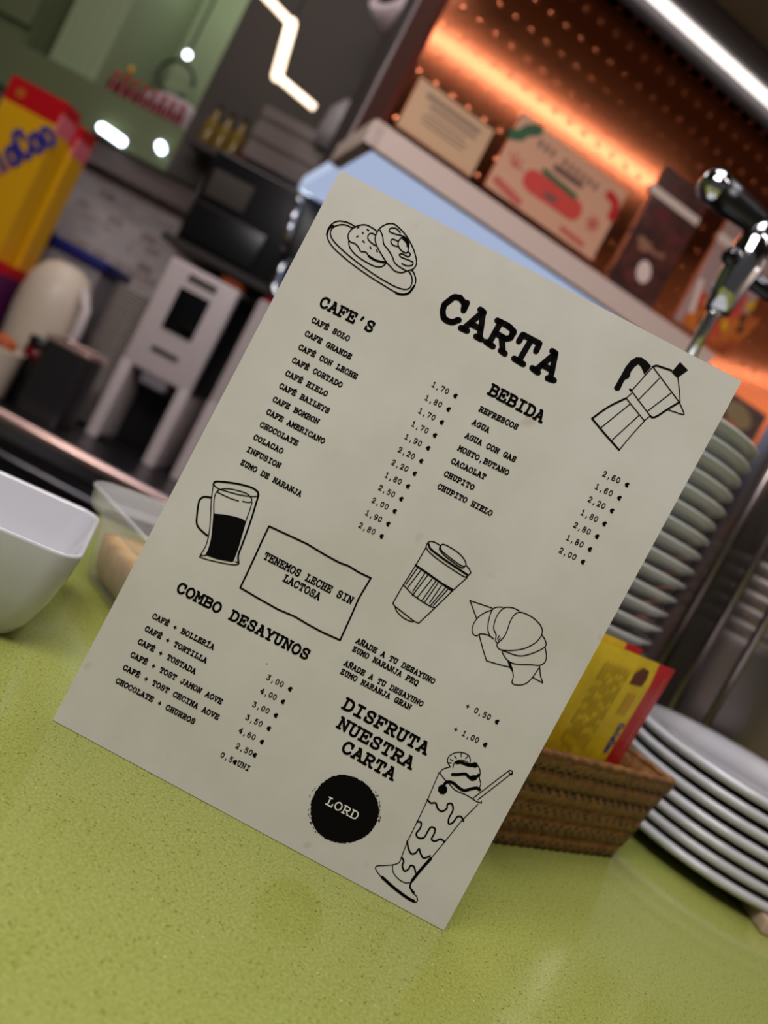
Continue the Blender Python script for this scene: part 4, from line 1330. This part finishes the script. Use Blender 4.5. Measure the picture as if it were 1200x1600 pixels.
# ================================================================== NOTICES ON THE COPPER WALL
def notice(name, corners, label, cat, group=None):
    q = [panel(*c) for c in corners]
    s0, s1 = (q[0][0] + q[3][0]) / 2, (q[1][0] + q[2][0]) / 2
    z1, z0 = (q[0][1] + q[1][1]) / 2, (q[2][1] + q[3][1]) / 2
    b = P0 + PT * (s0 + s1) / 2 + np.array([0, 0, z0]) - PN * .0058
    t = empty(name, tuple(b), (0, 0, YAW), label, cat, group)
    ink = Ink(lambda u, v: (u, -.0007, v), 4e-6)
    fr = lambda px, py: (panel(px, py)[0] - (s0 + s1) / 2, panel(px, py)[1] - z0)
    return t, (s1 - s0) / 2, z1 - z0, ink, fr


def ell(c, rx, ry, a=0, n=24):
    return [(c[0] + rx * math.cos(k * 2 * math.pi / n) * math.cos(a) - ry * math.sin(k * 2 * math.pi / n) * math.sin(a),
             c[1] + rx * math.cos(k * 2 * math.pi / n) * math.sin(a) + ry * math.sin(k * 2 * math.pi / n) * math.cos(a)) for k in range(n)]


t, hw, h, ink, fr = notice('certificate', [(657, 122), (770, 205), (733, 278), (618, 195)], 'cream framed certificate on the copper wall, leftmost notice', 'certificate')
MB().box((-hw, 0, 0), (hw, .003, h)).build('sheet', M['cert'], t)
ink.stroke([(-hw * .72, h * .80), (hw * .72, h * .80)], .009, 0, False)
ink.stroke([(-hw * .55, h * .66), (hw * .70, h * .66)], .006, 0, False)
for k, w in ((.52, .5), (.42, .62), (.33, .55)):
    ink.stroke([(-hw * w, h * k), (hw * w, h * k)], .003, 0, False)
ink.stroke([(-hw * .92, h * .06), (hw * .92, h * .06), (hw * .92, h * .94), (-hw * .92, h * .94), (-hw * .92, h * .06)], .0015, 1)
ink.build('printing', [M['grey_ink'], M['kraft']], t)

t, hw, h, ink, fr = notice('flyer', [(819, 174), (978, 305), (920, 409), (755, 285)], 'kraft flyer with a big red and green slice on the copper wall', 'flyer')
MB().box((-hw, 0, 0), (hw, .002, h)).build('sheet', M['kraft'], t)
ZZ = lambda x, y: fr(740 + x / 4.444, 150 + y / 4.444)
ink.stroke([ZZ(395, 590), ZZ(680, 790)], .040, 0)
ink.stroke([ZZ(480, 525), ZZ(690, 700)], .011, 1)
ink.stroke([ZZ(500, 690), ZZ(550, 725)], .012, 2)
ink.stroke(smooth_pts([ZZ(260, 270), ZZ(320, 275), ZZ(360, 245), ZZ(440, 240)], 3), .020, 1)
ink.stroke(smooth_pts([ZZ(930, 690), ZZ(975, 750), ZZ(945, 840)], 3), .017, 3)
ink.stroke([ZZ(150, 585), ZZ(300, 735)], .015, 4)
ink.stroke([ZZ(600, 920), ZZ(740, 1030)], .010, 4)
for a in (0, 40, 80, 120):
    c = ZZ(260, 480)
    ink.stroke([c, (c[0] + .022 * math.cos(R(a + 10)), c[1] + .022 * math.sin(R(a + 10)))], .004, 4)
for a in range(0, 360, 60):
    c = ZZ(815, 890)
    ink.stroke([c, (c[0] + .013 * math.cos(R(a)), c[1] + .013 * math.sin(R(a)))], .006, 4)
for k in range(10):                          # row of small illegible lettering
    if k in (3,):
        continue
    a = ZZ(455 + k * 42, 335 + k * 33)
    ink.stroke([(a[0], a[1] - .006), (a[0], a[1] + .006)], .005, 2)
    ink.stroke([(a[0] - .004, a[1]), (a[0] + .004, a[1])], .003, 2)
ink.stroke([ZZ(560, 500), ZZ(730, 620)], .012, 2)
ink.build('printing', [M['melon'], M['leaf'], M['grey_ink2'], M['red'], M['faded_red']], t)

t, hw, h, ink, fr = notice('poster', [(1037, 256), (1109, 312), (1012, 487), (944, 444)], 'dark brown food poster with a pale strip across, on the copper wall', 'poster')
MB().box((-hw, 0, 0), (hw, .003, h)).build('sheet', M['poster_dark'], t)
ink.stroke([fr(1014, 292), fr(1088, 348)], .016, 0, False)
for (x, y, r, m) in ((1030, 335, .02, 1), (1005, 385, .016, 2), (1050, 375, .018, 1), (985, 430, .018, 1), (1000, 375, .010, 2), (1030, 400, .008, 2)):
    ink.fill(ell(fr(x, y), r, r * .7, .4), m)
ink.stroke([fr(996, 372), fr(1022, 398)], .008, 2)
ink.fill(ell(fr(1003, 425), .017, .022, .5), 0)
ink.build('printing', [M['pale'], mat('maroon_print', (98, 36, 38), .4), mat('tan_print', (150, 104, 82), .4)], t)

t, hw, h, ink, fr = notice('poster', [(1137, 345), (1215, 405), (1131, 556), (1050, 497)], 'poster of orange fried food behind the beer tap', 'poster')
MB().box((-hw, 0, 0), (hw, .003, h)).build('sheet', M['poster_grey'], t)
ink.stroke([fr(1119, 368), fr(1190, 420)], .018, 0, False)
ink.fill([fr(1095, 455), fr(1185, 500), fr(1131, 556), fr(1060, 503)], 1)
rg = random.Random(4)
for k in range(16):
    ink.fill(ell(fr(rg.uniform(1085, 1170), rg.uniform(465, 530)), .013, .009, rg.uniform(0, 3)), rg.choice([2, 2, 3, 3, 4]))
ink.stroke([fr(1078, 485), fr(1092, 440)], .013, 0)
ink.build('printing', [M['pale'], M['orange'], M['yellow'], M['melon'], M['brown']], t)

t, hw, h, ink, fr = notice('photo_card', [(1128, 600), (1190, 648), (1168, 712), (1100, 660)], 'small dark food photo card low on the copper pillar', 'poster')
MB().box((-hw, 0, 0), (hw, .002, h)).build('sheet', M['poster_dark'], t)
ink.fill(ell((0, h * .62), hw * .6, h * .25, -.2), 0)
ink.fill(ell((-hw * .3, h * .25), hw * .5, h * .14, .2), 1)
ink.build('printing', [mat('khaki_print', (150, 128, 92), .5), M['orange']], t)
